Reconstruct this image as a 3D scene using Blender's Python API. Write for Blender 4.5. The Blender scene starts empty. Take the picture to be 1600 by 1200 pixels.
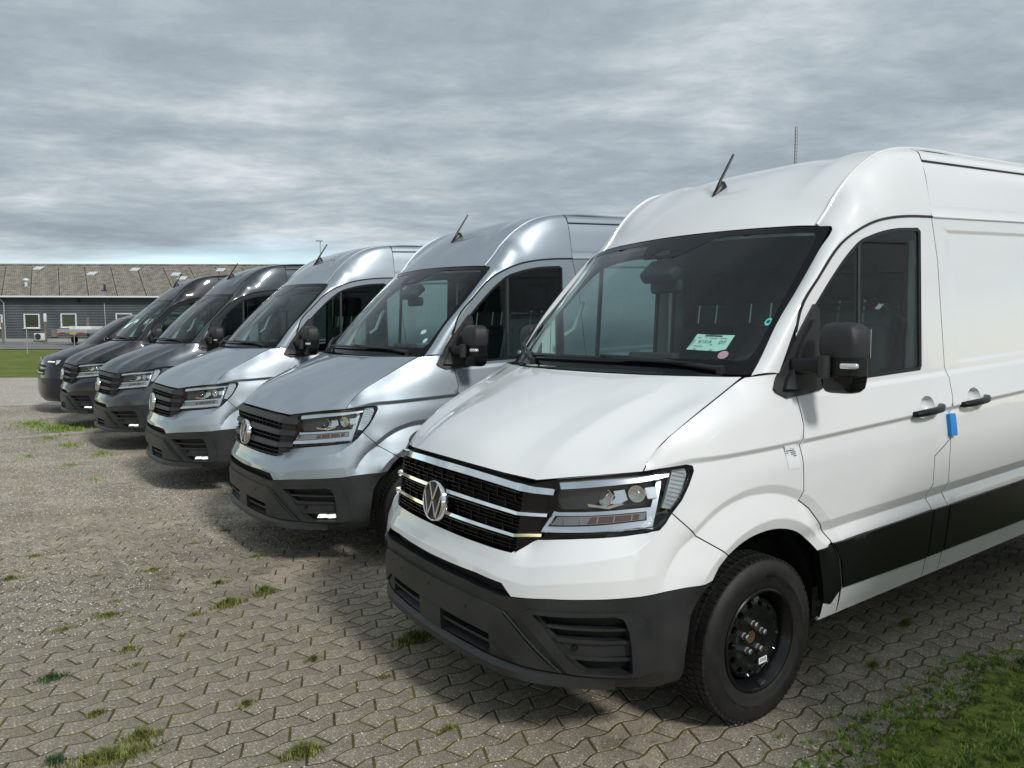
import bpy, math, random
import numpy as np
from mathutils import Vector, Matrix
from mathutils.geometry import delaunay_2d_cdt
R = math.radians
random.seed(7); rng = np.random.default_rng(7)
scene = bpy.context.scene
col = scene.collection

# ------------------------------------------------------------------ camera
cam_data = bpy.data.cameras.new('camera'); cam = bpy.data.objects.new('camera', cam_data); col.objects.link(cam)
cam_data.sensor_width = 36.0; cam_data.lens = 1187.6 / 1600 * 36.0; cam_data.clip_end = 3000; cam_data.clip_start = .05
CAM = Vector((2.982, -1.599, 1.651))
yaw, pit, rol = R(55.848), R(-4.044), R(0.137)
fw = Vector((-math.sin(yaw)*math.cos(pit), math.cos(yaw)*math.cos(pit), math.sin(pit)))
rt = Vector((math.cos(yaw), math.sin(yaw), 0)); up = rt.cross(fw)
r2 = rt*math.cos(rol)+up*math.sin(rol); u2 = -rt*math.sin(rol)+up*math.cos(rol)
cam.matrix_world = Matrix(((r2.x, u2.x, -fw.x, CAM.x), (r2.y, u2.y, -fw.y, CAM.y), (r2.z, u2.z, -fw.z, CAM.z), (0, 0, 0, 1)))
scene.camera = cam

# ------------------------------------------------------------------ light
SUN_EL, SUN_AZ, SUN_STRENGTH = R(40), R(4), 1.9          # azimuth from +x towards +y
world = bpy.data.worlds.new('World'); scene.world = world; world.use_nodes = True
def build_world():
    nt = world.node_tree; N = nt.nodes; L = nt.links
    N.clear()
    out = N.new('ShaderNodeOutputWorld'); bg = N.new('ShaderNodeBackground'); bg.inputs['Strength'].default_value = .1
    sky = N.new('ShaderNodeTexSky'); sky.sky_type = 'NISHITA'; sky.sun_disc = False
    sky.sun_elevation = SUN_EL; sky.sun_rotation = math.pi/2 - SUN_AZ; sky.air_density = 1.0; sky.dust_density = .15; sky.ozone_density = 1.5
    tc = N.new('ShaderNodeTexCoord'); sep = N.new('ShaderNodeSeparateXYZ'); L.new(tc.outputs['Generated'], sep.inputs[0])
    def math_(op, a, b=None, clamp=False):
        m = N.new('ShaderNodeMath'); m.operation = op; m.use_clamp = clamp
        for i, v in enumerate((a, b)):
            if v is None: continue
            if isinstance(v, (int, float)): m.inputs[i].default_value = v
            else: L.new(v, m.inputs[i])
        return m.outputs[0]
    zc = math_('MAXIMUM', sep.outputs['Z'], 0.0)
    den = math_('ADD', zc, .10)
    px = math_('DIVIDE', sep.outputs['X'], den); py = math_('DIVIDE', sep.outputs['Y'], den)
    wa = math_('ADD', math_('MULTIPLY', px, -.83*1.05), math_('MULTIPLY', py, .56*1.05)); wb = math_('ADD', math_('MULTIPLY', px, .56*.74), math_('MULTIPLY', py, .83*.74))     # cloud streets drawn out by the wind
    cmb = N.new('ShaderNodeCombineXYZ'); L.new(wa, cmb.inputs[0]); L.new(wb, cmb.inputs[1])
    def noise(scale, detail, rough, off, dist=0.0):
        mp = N.new('ShaderNodeMapping'); mp.inputs['Location'].default_value = off; mp.inputs['Scale'].default_value = (1.0, 1.0, 1); mp.inputs['Rotation'].default_value = (0, 0, .08)
        L.new(cmb.outputs[0], mp.inputs[0])
        n = N.new('ShaderNodeTexNoise'); n.inputs['Scale'].default_value = scale; n.inputs['Detail'].default_value = detail
        n.inputs['Roughness'].default_value = rough; n.inputs['Distortion'].default_value = dist
        L.new(mp.outputs[0], n.inputs['Vector']); return n.outputs['Fac']
    n1 = noise(.42, 5, .55, (3.1, 1.7, 0), .15); n2 = noise(1.2, 10, .58, (9.3, 4.1, 0), .25); n3 = noise(5.5, 8, .66, (1.3, 7.7, 0), .3)
    v = math_('ADD', math_('ADD', math_('MULTIPLY', n1, .38), math_('MULTIPLY', n2, .46)), math_('MULTIPLY', n3, .18))
    ramp = N.new('ShaderNodeValToRGB'); L.new(v, ramp.inputs[0])
    e = ramp.color_ramp.elements
    e[0].position = .41; e[0].color = (.235, .283, .325, 1)
    e[1].position = .64; e[1].color = (.62, .66, .685, 1)
    a = e.new(.485); a.color = (.305, .358, .402, 1)
    a = e.new(.54); a.color = (.385, .437, .475, 1)
    sc = N.new('ShaderNodeVectorMath'); sc.operation = 'SCALE'; sc.inputs['Scale'].default_value = 10.0; L.new(ramp.outputs[0], sc.inputs[0])
    # cover: closed overhead, breaking up towards the horizon
    nh = noise(.42, 4, .55, (5.2, .4, 0))
    cov = math_('ADD', math_('MULTIPLY', math_('SUBTRACT', sep.outputs['Z'], .075), 16.0), math_('MULTIPLY', math_('SUBTRACT', nh, .46), 4.5))
    cov = math_('ADD', cov, .10, True)
    mix = N.new('ShaderNodeMixRGB'); L.new(cov, mix.inputs[0]); L.new(sky.outputs[0], mix.inputs[1]); L.new(sc.outputs[0], mix.inputs[2])
    L.new(mix.outputs[0], bg.inputs['Color']); L.new(bg.outputs[0], out.inputs['Surface'])
build_world()
sd = bpy.data.lights.new('sun', 'SUN'); sd.energy = SUN_STRENGTH; sd.angle = R(9); sd.color = (1.0, .975, .935)
sun = bpy.data.objects.new('sun', sd); col.objects.link(sun)
sdir = Vector((math.cos(SUN_EL)*math.cos(SUN_AZ), math.cos(SUN_EL)*math.sin(SUN_AZ), math.sin(SUN_EL)))
sun.rotation_euler = sdir.to_track_quat('Z', 'Y').to_euler(); sun.location = (20, 5, 20)
vs = scene.view_settings; vs.view_transform = 'Standard'; vs.look = 'None'; vs.exposure = 0.33; vs.gamma = 1.0
try: vs.use_curve_mapping = False
except Exception: pass
scene.render.resolution_x = 1024; scene.render.resolution_y = 768
scene.cycles.max_bounces = 10; scene.cycles.transparent_max_bounces = 16

# ------------------------------------------------------------------ materials
MAT = {}
def mat(name, base=(.5, .5, .5), rough=.5, metal=0., coat=0., coat_r=.03, spec=.5, noise=0., nscale=20., bump=0., bscale=60., emit=None, var=None):
    m = bpy.data.materials.new(name); m.use_nodes = True; nt = m.node_tree; b = nt.nodes['Principled BSDF']
    b.inputs['Base Color'].default_value = (*base, 1); b.inputs['Roughness'].default_value = rough; b.inputs['Metallic'].default_value = metal
    b.inputs['Coat Weight'].default_value = coat; b.inputs['Coat Roughness'].default_value = coat_r; b.inputs['Specular IOR Level'].default_value = spec
    if emit: b.inputs['Emission Color'].default_value = (*emit[0], 1); b.inputs['Emission Strength'].default_value = emit[1]
    if noise or bump:
        tc = nt.nodes.new('ShaderNodeTexCoord')
    if noise:
        n = nt.nodes.new('ShaderNodeTexNoise'); n.inputs['Scale'].default_value = nscale; n.inputs['Detail'].default_value = 5
        nt.links.new(tc.outputs['Object'], n.inputs['Vector'])
        r = nt.nodes.new('ShaderNodeValToRGB'); c2 = var or tuple(min(1, c*(1+noise)) for c in base); c1 = tuple(c*(1-noise) for c in base)
        r.color_ramp.elements[0].position = .35; r.color_ramp.elements[1].position = .65
        r.color_ramp.elements[0].color = (*c1, 1); r.color_ramp.elements[1].color = (*c2, 1)
        nt.links.new(n.outputs['Fac'], r.inputs[0]); nt.links.new(r.outputs[0], b.inputs['Base Color'])
    if bump:
        n2 = nt.nodes.new('ShaderNodeTexNoise'); n2.inputs['Scale'].default_value = bscale; n2.inputs['Detail'].default_value = 4
        nt.links.new(tc.outputs['Object'], n2.inputs['Vector'])
        bp = nt.nodes.new('ShaderNodeBump'); bp.inputs['Strength'].default_value = bump; bp.inputs['Distance'].default_value = .01
        nt.links.new(n2.outputs['Fac'], bp.inputs['Height']); nt.links.new(bp.outputs[0], b.inputs['Normal'])
    MAT[name] = m; return m
def paint(name, base, metal, rough, flake=0.):
    m = mat(name, base, rough, metal, 1.0 if base[0] > .1 else .7, .02)
    nt = m.node_tree; b = nt.nodes['Principled BSDF']; tc = nt.nodes.new('ShaderNodeTexCoord')
    # faint dust film and orange peel
    n = nt.nodes.new('ShaderNodeTexNoise'); n.inputs['Scale'].default_value = 3.0; n.inputs['Detail'].default_value = 8; nt.links.new(tc.outputs['Object'], n.inputs['Vector'])
    mr = nt.nodes.new('ShaderNodeMapRange'); mr.inputs[1].default_value = .35; mr.inputs[2].default_value = .75; mr.inputs[3].default_value = .015; mr.inputs[4].default_value = .06
    nt.links.new(n.outputs['Fac'], mr.inputs[0]); nt.links.new(mr.outputs[0], b.inputs['Coat Roughness'])
    if flake:
        v = nt.nodes.new('ShaderNodeTexVoronoi'); v.inputs['Scale'].default_value = 900; nt.links.new(tc.outputs['Object'], v.inputs['Vector'])
        bp = nt.nodes.new('ShaderNodeBump'); bp.inputs['Strength'].default_value = flake; bp.inputs['Distance'].default_value = .0005
        nt.links.new(v.outputs['Color'], bp.inputs['Height']); nt.links.new(bp.outputs[0], b.inputs['Normal'])
    return m
paint('paint_white', (.79, .80, .805), 0, .40)
paint('paint_silver', (.365, .415, .46), .82, .48)
paint('paint_silver_b', (.375, .42, .46), .82, .48)
paint('paint_grey', (.060, .070, .080), .7, .36)
paint('paint_black', (.010, .011, .015), .3, .4)
paint('paint_indigo', (.008, .010, .016), .3, .4)
mat('plastic', (.019, .020, .022), .44, bump=.25, bscale=500, noise=.25, nscale=5, var=(.030, .030, .031))
mat('plastic_trim', (.007, .007, .008), .36, bump=.06, bscale=700, spec=.35)
mat('gloss_black', (.006, .006, .007), .10, spec=.4)
mat('frit', (.005, .006, .008), .12, spec=.22)
mat('gap', (.004, .004, .004), .9)
mat('void', (.004, .004, .005), .8)
mat('seal', (.008, .008, .009), .4)
mat('chrome', (.86, .87, .88), .07, 1.0)
mat('chrome_soft', (.80, .81, .83), .2, 1.0)
mat('steel_black', (.008, .008, .009), .16)
mat('rim_black', (.006, .006, .007), .24, spec=.4)
mat('bolt', (.55, .56, .57), .35, 1.0)
mat('rust', (.20, .085, .03), .8, noise=.5, nscale=60, var=(.06, .03, .02))
mat('tyre', (.009, .009, .009), .62, noise=.3, nscale=30, bump=.15, bscale=300, var=(.014, .013, .012))
mat('interior_dark', (.020, .021, .022), .7, bump=.1, bscale=300)
mat('interior_light', (.55, .57, .55), .7)
mat('partition', (.05, .055, .055), .75)
mat('fabric', (.015, .016, .018), .95)
mat('paper', (.72, .80, .76), .7)
mat('ink', (.03, .03, .035), .7)
mat('label_white', (.80, .81, .84), .45)
mat('sticker_cyan', (.16, .72, .66), .5)
mat('sticker_pink', (.86, .36, .42), .5)
mat('tag_blue', (.02, .26, .66), .45)
mat('lamp_white', (.9, .92, .95), .15, emit=((1, 1, 1), .6))
mat('lens_frost', (.75, .78, .80), .12, .6)
mat('reflector_red', (.13, .075, .07), .3)
mat('drl_grey', (.30, .31, .33), .25, .3)
mat('lamp_body', (.045, .048, .052), .25)
def glass(name, tint, refl=1.0, rough=0.0):
    m = bpy.data.materials.new(name); m.use_nodes = True; nt = m.node_tree; nt.nodes.clear()
    o = nt.nodes.new('ShaderNodeOutputMaterial'); mx = nt.nodes.new('ShaderNodeMixShader'); t = nt.nodes.new('ShaderNodeBsdfTransparent'); g = nt.nodes.new('ShaderNodeBsdfGlossy')
    t.inputs[0].default_value = (*tint, 1); g.inputs['Roughness'].default_value = rough; g.inputs['Color'].default_value = (refl, refl, refl, 1)
    f = nt.nodes.new('ShaderNodeLayerWeight'); f.inputs['Blend'].default_value = .5        # two-sided Schlick reflectance of a pane
    pw = nt.nodes.new('ShaderNodeMath'); pw.operation = 'POWER'; pw.inputs[1].default_value = 5.0; nt.links.new(f.outputs['Facing'], pw.inputs[0])
    ma = nt.nodes.new('ShaderNodeMath'); ma.operation = 'MULTIPLY_ADD'; ma.inputs[1].default_value = .93; ma.inputs[2].default_value = .045; nt.links.new(pw.outputs[0], ma.inputs[0])
    nt.links.new(ma.outputs[0], mx.inputs[0]); nt.links.new(t.outputs[0], mx.inputs[1]); nt.links.new(g.outputs[0], mx.inputs[2]); nt.links.new(mx.outputs[0], o.inputs['Surface'])
    MAT[name] = m; return m
glass('glass_screen', (.68, .88, .85)); glass('glass_side', (.68, .80, .77)); glass('wrap_film', (.62, .68, .66), 1., .25); glass('glass_lamp', (.93, .95, .96)); glass('glass_house', (.5, .55, .55))

# ------------------------------------------------------------------ mesh helpers
def mesh_obj(name, verts, faces, mats, parent=None, smooth=True, sharp=40, midx=None, paint_slot=False):
    me = bpy.data.meshes.new(name)
    me.from_pydata([tuple(map(float, v)) for v in verts], [], [tuple(int(i) for i in f) for f in faces])
    if not isinstance(mats, (list, tuple)): mats = [mats]
    for m in mats: me.materials.append(MAT[m] if isinstance(m, str) else m)
    if midx is not None: me.polygons.foreach_set('material_index', list(map(int, midx)))
    me.polygons.foreach_set('use_smooth', [smooth]*len(me.polygons))
    me.update()
    if smooth and sharp: me.set_sharp_from_angle(angle=R(sharp))
    o = bpy.data.objects.new(name, me); col.objects.link(o); o.parent = parent
    if paint_slot:
        o.material_slots[0].link = 'OBJECT'; o.material_slots[0].material = me.materials[0]
        o['paint'] = 1
    return o
def tag(o, label=None, cat=None, group=None, kind=None):
    if label: o['label'] = label
    if cat: o['category'] = cat
    if group: o['group'] = group
    if kind: o['kind'] = kind
    return o
def empty(name, loc=(0, 0, 0), rz=0):
    o = bpy.data.objects.new(name, None); col.objects.link(o); o.location = loc; o.rotation_euler = (0, 0, rz); o.empty_display_size = .2; return o
class MB:
    """collects primitive shapes into one mesh"""
    def __init__(s): s.v = []; s.f = []
    def add(s, v, f):
        n = len(s.v); s.v += [tuple(p) for p in v]; s.f += [tuple(i+n for i in q) for q in f]; return s
    def box(s, c, d, rot=None):
        v = [Vector((x*d[0]/2, y*d[1]/2, z*d[2]/2)) for x in (-1, 1) for y in (-1, 1) for z in (-1, 1)]
        if rot is not None: v = [rot @ p for p in v]
        return s.add([p+Vector(c) for p in v], [(0, 1, 3, 2), (4, 6, 7, 5), (0, 4, 5, 1), (2, 3, 7, 6), (0, 2, 6, 4), (1, 5, 7, 3)])
    def rbox(s, c, d, r=.01, n=3, rot=None):
        """box with rounded edges (superquadric-like grid)"""
        h = [max(d[i]/2-r, 1e-4) for i in range(3)]; v = []; f = []
        rows = []
        for i in range(2*n+2):
            t = -math.pi/2 + math.pi*(i if i <= n else i-1)/(2*n); zz = (-h[2] if i <= n else h[2]) + r*math.sin(t); rr = r*math.cos(t)
            row = []
            for q, (sx, sy) in enumerate(((1, 1), (-1, 1), (-1, -1), (1, -1))):
                for k in range(n+1):
                    a = q*math.pi/2 + k*math.pi/2/n
                    row.append(Vector((sx*h[0]+rr*math.cos(a), sy*h[1]+rr*math.sin(a), zz)))
            rows.append(row)
        m = len(rows[0])
        for row in rows: v += row
        for i in range(len(rows)-1):
            for j in range(m): f.append((i*m+j, i*m+(j+1) % m, (i+1)*m+(j+1) % m, (i+1)*m+j))
        f.append(tuple(range(m-1, -1, -1))); f.append(tuple((len(rows)-1)*m+j for j in range(m)))
        if rot is not None: v = [rot @ p for p in v]
        return s.add([p+Vector(c) for p in v], f)
    def tube(s, pts, rad, n=8, caps=True):
        pts = [Vector(p) for p in pts]; rad = rad if isinstance(rad, (list, tuple)) else [rad]*len(pts)
        v = []; f = []; ref = None
        for i, p in enumerate(pts):
            t = (pts[min(i+1, len(pts)-1)]-pts[max(i-1, 0)]).normalized()
            if ref is None: ref = Vector((0, 0, 1)) if abs(t.z) < .9 else Vector((1, 0, 0))
            a = t.cross(ref).normalized(); b = t.cross(a).normalized(); ref = -b if ref.dot(b) < 0 else b
            a = t.cross(ref).normalized(); b = a.cross(t).normalized()
            for k in range(n):
                th = 2*math.pi*k/n; v.append(p+a*rad[i]*math.cos(th)+b*rad[i]*math.sin(th))
        for i in range(len(pts)-1):
            for k in range(n): f.append((i*n+k, i*n+(k+1) % n, (i+1)*n+(k+1) % n, (i+1)*n+k))
        if caps: f.append(tuple(range(n-1, -1, -1))); f.append(tuple((len(pts)-1)*n+k for k in range(n)))
        return s.add(v, f)
    def lathe(s, prof, c=(0, 0, 0), n=32, M=None, cap=False):
        """prof = [(r, h)], axis +z; M 3x3 maps to place"""
        v = []; f = []
        for r, h in prof:
            for k in range(n):
                a = 2*math.pi*k/n; p = Vector((r*math.cos(a), r*math.sin(a), h)); v.append((M @ p if M is not None else p)+Vector(c))
        for i in range(len(prof)-1):
            for k in range(n): f.append((i*n+k, i*n+(k+1) % n, (i+1)*n+(k+1) % n, (i+1)*n+k))
        if cap: f.append(tuple(range(n-1, -1, -1))); f.append(tuple((len(prof)-1)*n+k for k in range(n)))
        return s.add(v, f)
    def prism(s, poly, h, M):
        """2d polygon extruded by h along local z, M 4x4"""
        n = len(poly); v = [M @ Vector((x, y, 0)) for x, y in poly]+[M @ Vector((x, y, h)) for x, y in poly]
        f = [tuple(range(n-1, -1, -1)), tuple(range(n, 2*n))]+[(i, (i+1) % n, n+(i+1) % n, n+i) for i in range(n)]
        return s.add(v, f)
    def build(s, name, m, parent=None, smooth=True, sharp=35, paint_slot=False):
        return mesh_obj(name, s.v, s.f, m, parent, smooth, sharp, None, paint_slot)
def mirror_obj(o, parent=None, name=None):
    """a copy of a part mirrored in x, with its own mesh"""
    me = o.data.copy(); n = len(me.vertices); co = np.empty(n*3, np.float32); me.vertices.foreach_get('co', co); co[0::3] *= -1; me.vertices.foreach_set('co', co)
    me.flip_normals(); me.update()
    c = o.copy(); c.data = me; c.name = name or o.name.split('.')[0]; col.objects.link(c); c.parent = parent if parent else o.parent
    return c
def pip(P, poly):
    poly = np.asarray(poly); x, y = P[:, 0], P[:, 1]; ins = np.zeros(len(P), bool)
    for i in range(len(poly)):
        x1, y1 = poly[i-1]; x2, y2 = poly[i]
        c = ((y1 > y) != (y2 > y)); t = (x2-x1)*(y-y1)/((y2-y1) if y2 != y1 else 1e-12)+x1
        ins ^= c & (x < t)
    return ins
def seg_dist(P, poly, closed=True):
    poly = np.asarray(poly, float); d = np.full(len(P), 9e9)
    for i in range(len(poly) if closed else len(poly)-1):
        a = poly[i]; b = poly[(i+1) % len(poly)]; ab = b-a; L2 = max(ab@ab, 1e-14)
        t = np.clip(((P-a)@ab)/L2, 0, 1); q = a+t[:, None]*ab; d = np.minimum(d, np.hypot(*(P-q).T))
    return d
def resample(poly, sp, closed=True):
    out = []; n = len(poly)
    for i in range(n if closed else n-1):
        a = np.array(poly[i], float); b = np.array(poly[(i+1) % n], float); k = max(1, int(math.ceil(np.hypot(*(b-a))/sp)))
        for j in range(k): out.append(a+(b-a)*j/k)
    if not closed: out.append(np.array(poly[-1], float))
    return np.array(out)
def area2(p): p = np.asarray(p); return np.sum(p[:, 0]*np.roll(p[:, 1], -1)-np.roll(p[:, 0], -1)*p[:, 1])
def offset_poly(poly, d):
    """inset (d>0) of a simple polygon"""
    p = np.asarray(poly, float)
    if area2(p) < 0: p = p[::-1]
    out = []
    for i in range(len(p)):
        a, b, c = p[i-1], p[i], p[(i+1) % len(p)]
        e1 = (b-a)/max(np.hypot(*(b-a)), 1e-9); e2 = (c-b)/max(np.hypot(*(c-b)), 1e-9)
        n1 = np.array([-e1[1], e1[0]]); n2 = np.array([-e2[1], e2[0]]); m = n1+n2; L = m@m
        m = m/np.sqrt(L) if L > 1e-6 else n1
        k = d/max(m@n1, .45); out.append(b+m*k)
    return np.array(out)
def round_poly(poly, r, n=4):
    p = np.asarray(poly, float); out = []
    for i in range(len(p)):
        a, b, c = p[i-1], p[i], p[(i+1) % len(p)]; u = a-b; v = c-b; lu, lv = np.hypot(*u), np.hypot(*v)
        rr = min(r, lu*.45, lv*.45); p0 = b+u/lu*rr; p1 = b+v/lv*rr
        for k in range(n+1):
            t = k/n; out.append((1-t)**2*p0+2*t*(1-t)*b+t*t*p1)
    return np.array(out)
def spline(pts, n=6, closed=False):
    """chordal catmull-rom through points (any dim)"""
    P = np.asarray(pts, float)
    if closed: Q = np.vstack([P[-1], P, P[0], P[1]])
    else: Q = np.vstack([2*P[0]-P[1], P, 2*P[-1]-P[-2]])
    out = []
    for i in range(1, len(Q)-2):
        p0, p1, p2, p3 = Q[i-1:i+3]; a = np.linalg.norm(p1-p0)+1e-9; b = np.linalg.norm(p2-p1)+1e-9; c = np.linalg.norm(p3-p2)+1e-9
        m1 = b*((p1-p0)/a-(p2-p0)/(a+b)+(p2-p1)/b); m2 = b*((p2-p1)/b-(p3-p1)/(b+c)+(p3-p2)/c)
        for t in np.arange(n)/n: out.append((2*t**3-3*t*t+1)*p1+(t**3-2*t*t+t)*m1+(-2*t**3+3*t*t)*p2+(t**3-t*t)*m2)
    if not closed: out.append(P[-1])
    return np.array(out)
def cdt(outer, holes=(), sp=.03, lines=(), soft=.006):
    """triangulate a polygon with holes, interior points and feature lines"""
    O = resample(outer, sp); H = [resample(h, sp) for h in holes]
    pts = [O]+H; edges = []; base = 0
    for q in pts:
        n = len(q); edges += [(base+i, base+(i+1) % n) for i in range(n)]; base += n
    cons = np.vstack(pts)
    loops = [O]+H
    Ls = []
    for ln in lines:
        for off in ((0,) if not soft else (-soft, 0, soft)):
            l = resample(ln, sp, False).copy()
            l[:, 1] += off
            keep = pip(l, O)
            for h in H: keep &= ~pip(l, h)
            dd = np.min([seg_dist(l, q) for q in loops], axis=0); keep &= dd > .004
            run = []
            for i in range(len(l)+1):
                if i < len(l) and keep[i]: run.append(l[i])
                else:
                    if len(run) > 1:
                        Ls.append(np.array(run))
                    run = []
    for q in Ls:
        n = len(q); edges += [(base+i, base+i+1) for i in range(n-1)]; base += n; pts.append(q)
    cons = np.vstack(pts)
    mn, mx = O.min(0), O.max(0); gx = np.arange(mn[0], mx[0], sp); gy = np.arange(mn[1], mx[1], sp*.87); G = []
    for j, yy in enumerate(gy):
        for xx in gx: G.append((xx+(sp/2 if j % 2 else 0), yy))
    if G:
        G = np.array(G); k = pip(G, O)
        for h in H: k &= ~pip(G, h)
        G = G[k]
        if len(G):
            d = np.min([seg_dist(G, q) for q in loops]+[seg_dist(G, q, False) for q in Ls], axis=0); G = G[d > sp*.42]
    allp = np.vstack([cons, G]) if len(G) else cons
    v, e, f, ov, oe, of = delaunay_2d_cdt([Vector(p) for p in allp], edges, [], 0, 1e-6, True)
    V = np.array([(p.x, p.y) for p in v]); F = [tuple(t) for t in f]
    c = np.array([V[list(t)].mean(0) for t in F]); k = pip(c, O)
    for h in H: k &= ~pip(c, h)
    F = [t for t, q in zip(F, k) if q]
    used = sorted({i for t in F for i in t}); mp = {u: i for i, u in enumerate(used)}
    return V[used], [tuple(mp[i] for i in t) for t in F]
def boundary_edges(F):
    cnt = {}
    for t in F:
        for i in range(len(t)):
            a, b = t[i], t[(i+1) % len(t)]; cnt[(a, b)] = cnt.get((a, b), 0)+1
    return [(a, b) for (a, b) in cnt if (b, a) not in cnt]
def vnormals(P, F):
    N = np.zeros_like(P)
    for t in F:
        for k in range(1, len(t)-1):
            n = np.cross(P[t[k]]-P[t[0]], P[t[k+1]]-P[t[0]])
            for i in (t[0], t[k], t[k+1]): N[i] += n
    return N/np.maximum(np.linalg.norm(N, axis=1), 1e-12)[:, None]
def flange(P, F, depth):
    """fold the border of a sheet inwards"""
    N = vnormals(P, F); B = boundary_edges(F); idx = {}; P = list(P); F2 = []
    for a, b in B:
        for i in (a, b):
            if i not in idx: idx[i] = len(P); P.append(P[i]-N[i]*depth)
        F2.append((b, a, idx[a], idx[b]))
    return np.array(P), list(F)+F2, [0]*len(F)+[1]*len(F2)
# ------------------------------------------------------------------ van body surface (x lateral, y to the rear, z up; nose at y = 0)
_ctrl = np.array([(-.5, .03), (0, 0), (.3, .012), (.5, .04), (.7, .12), (.85, .26), (.94, .44), (.985, .65), (1.0, .95), (1.0, 1.3), (1.0, 2), (1.0, 3), (1.0, 4.5), (1.0, 6.1), (1.0, 7.0)], float)
PD = spline(_ctrl, 60)[60:-60]
SD = np.concatenate([[0], np.cumsum(np.linalg.norm(np.diff(PD, axis=0), axis=1))])
_t = np.gradient(PD, axis=0); _t /= np.linalg.norm(_t, axis=1)[:, None]
PN = np.stack([_t[:, 1], -_t[:, 0]], 1)
_oy = PD[:, 0] > .6
def s_of(y): return float(np.interp(y, PD[_oy, 1], SD[_oy]))
def pchip_slopes(x, y):
    h = np.diff(x); dl = np.diff(y, axis=0)/h.reshape(-1, *([1]*(y.ndim-1))); m = np.zeros_like(y)
    hh = h.reshape(-1, *([1]*(y.ndim-1))); w1 = 2*hh[1:]+hh[:-1]; w2 = hh[1:]+2*hh[:-1]
    a, b = dl[:-1], dl[1:]; ok = a*b > 0
    with np.errstate(divide='ignore', invalid='ignore'): mm = np.where(ok, (w1+w2)/(w1/np.where(a == 0, 1, a)+w2/np.where(b == 0, 1, b)), 0)
    m[1:-1] = mm; m[0] = dl[0]; m[-1] = dl[-1]; return m
def pchip(x, y, q):
    y = np.asarray(y, float); x = np.asarray(x, float); m = pchip_slopes(x, y); i = np.clip(np.searchsorted(x, q)-1, 0, len(x)-2)
    h = x[i+1]-x[i]; t = np.clip((q-x[i])/h, 0, 1)
    return (2*t**3-3*t*t+1)*y[i]+(t**3-2*t*t+t)*h*m[i]+(-2*t**3+3*t*t)*y[i+1]+(t**3-t*t)*h*m[i+1]
SC = np.array([0, .30, .53, .61, .75, .92, 1.05, 1.13, 1.23, 1.33, 1.45, 1.60, 1.80, 2.05, 2.35, 4.0, 6.9])
ZR = [[.27, .27, .27, .27, .275, .27, .265, .26, .255, .25, .27, .28, .30, .324, .338, .415, .55],
      [.345, .345, .345, .345, .35, .345, .345, .345, .345, .345, .36, .38, .39, .394, .407, .481, .61],
      [.645, .65, .615, .61, .628, .637, .642, .648, .658, .661, .67, .68, .68, .686, .700, .778, .914],
      [.68, .68, .668, .665, .688, .704, .710, .718, .743, .77, .78, .78, .75, .748, .762, .84, .976],
      [.719, .719, .721, .727, .753, .783, .808, .858, .92, .90, .88, .87, .83, .80, .814, .892, 1.03],
      [.767, .767, .767, .817, .835, .852, .865, .878, .944, .97, .98, .99, 1.0, 1.0, 1.02, 1.09, 1.22],
      [.92, .92, .92, .95, .96, .97, .98, .985, 1.02, 1.04, 1.06, 1.07, 1.08, 1.10, 1.11, 1.18, 1.35],
      [1.085, 1.08, 1.063, 1.055, 1.08, 1.095, 1.105, 1.108, 1.117, 1.126, 1.132, 1.141, 1.153, 1.168, 1.186, 1.286, 1.4615],
      [1.091, 1.086, 1.069, 1.061, 1.086, 1.101, 1.111, 1.114, 1.130, 1.148, 1.154, 1.163, 1.175, 1.190, 1.208, 1.308, 1.4835],
      [1.095, 1.09, 1.073, 1.065, 1.09, 1.105, 1.115, 1.118, 1.175, 1.21, 1.25, 1.29, 1.33, 1.29, 1.30, 1.39, 1.55],
      [1.101, 1.096, 1.079, 1.071, 1.096, 1.111, 1.121, 1.127, 1.222, 1.279, 1.337, 1.413, 1.466, 1.36, 1.376, 1.461, 1.612],
      [1.12, 1.12, 1.10, 1.09, 1.12, 1.13, 1.14, 1.147, 1.242, 1.299, 1.357, 1.43, 1.50, 1.384, 1.400, 1.485, 1.636],
      [1.42, 1.42, 1.40, 1.39, 1.42, 1.43, 1.44, 1.447, 1.542, 1.60, 1.66, 1.73, 1.95, 2.10, 2.19, 2.28, 2.40]]
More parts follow.
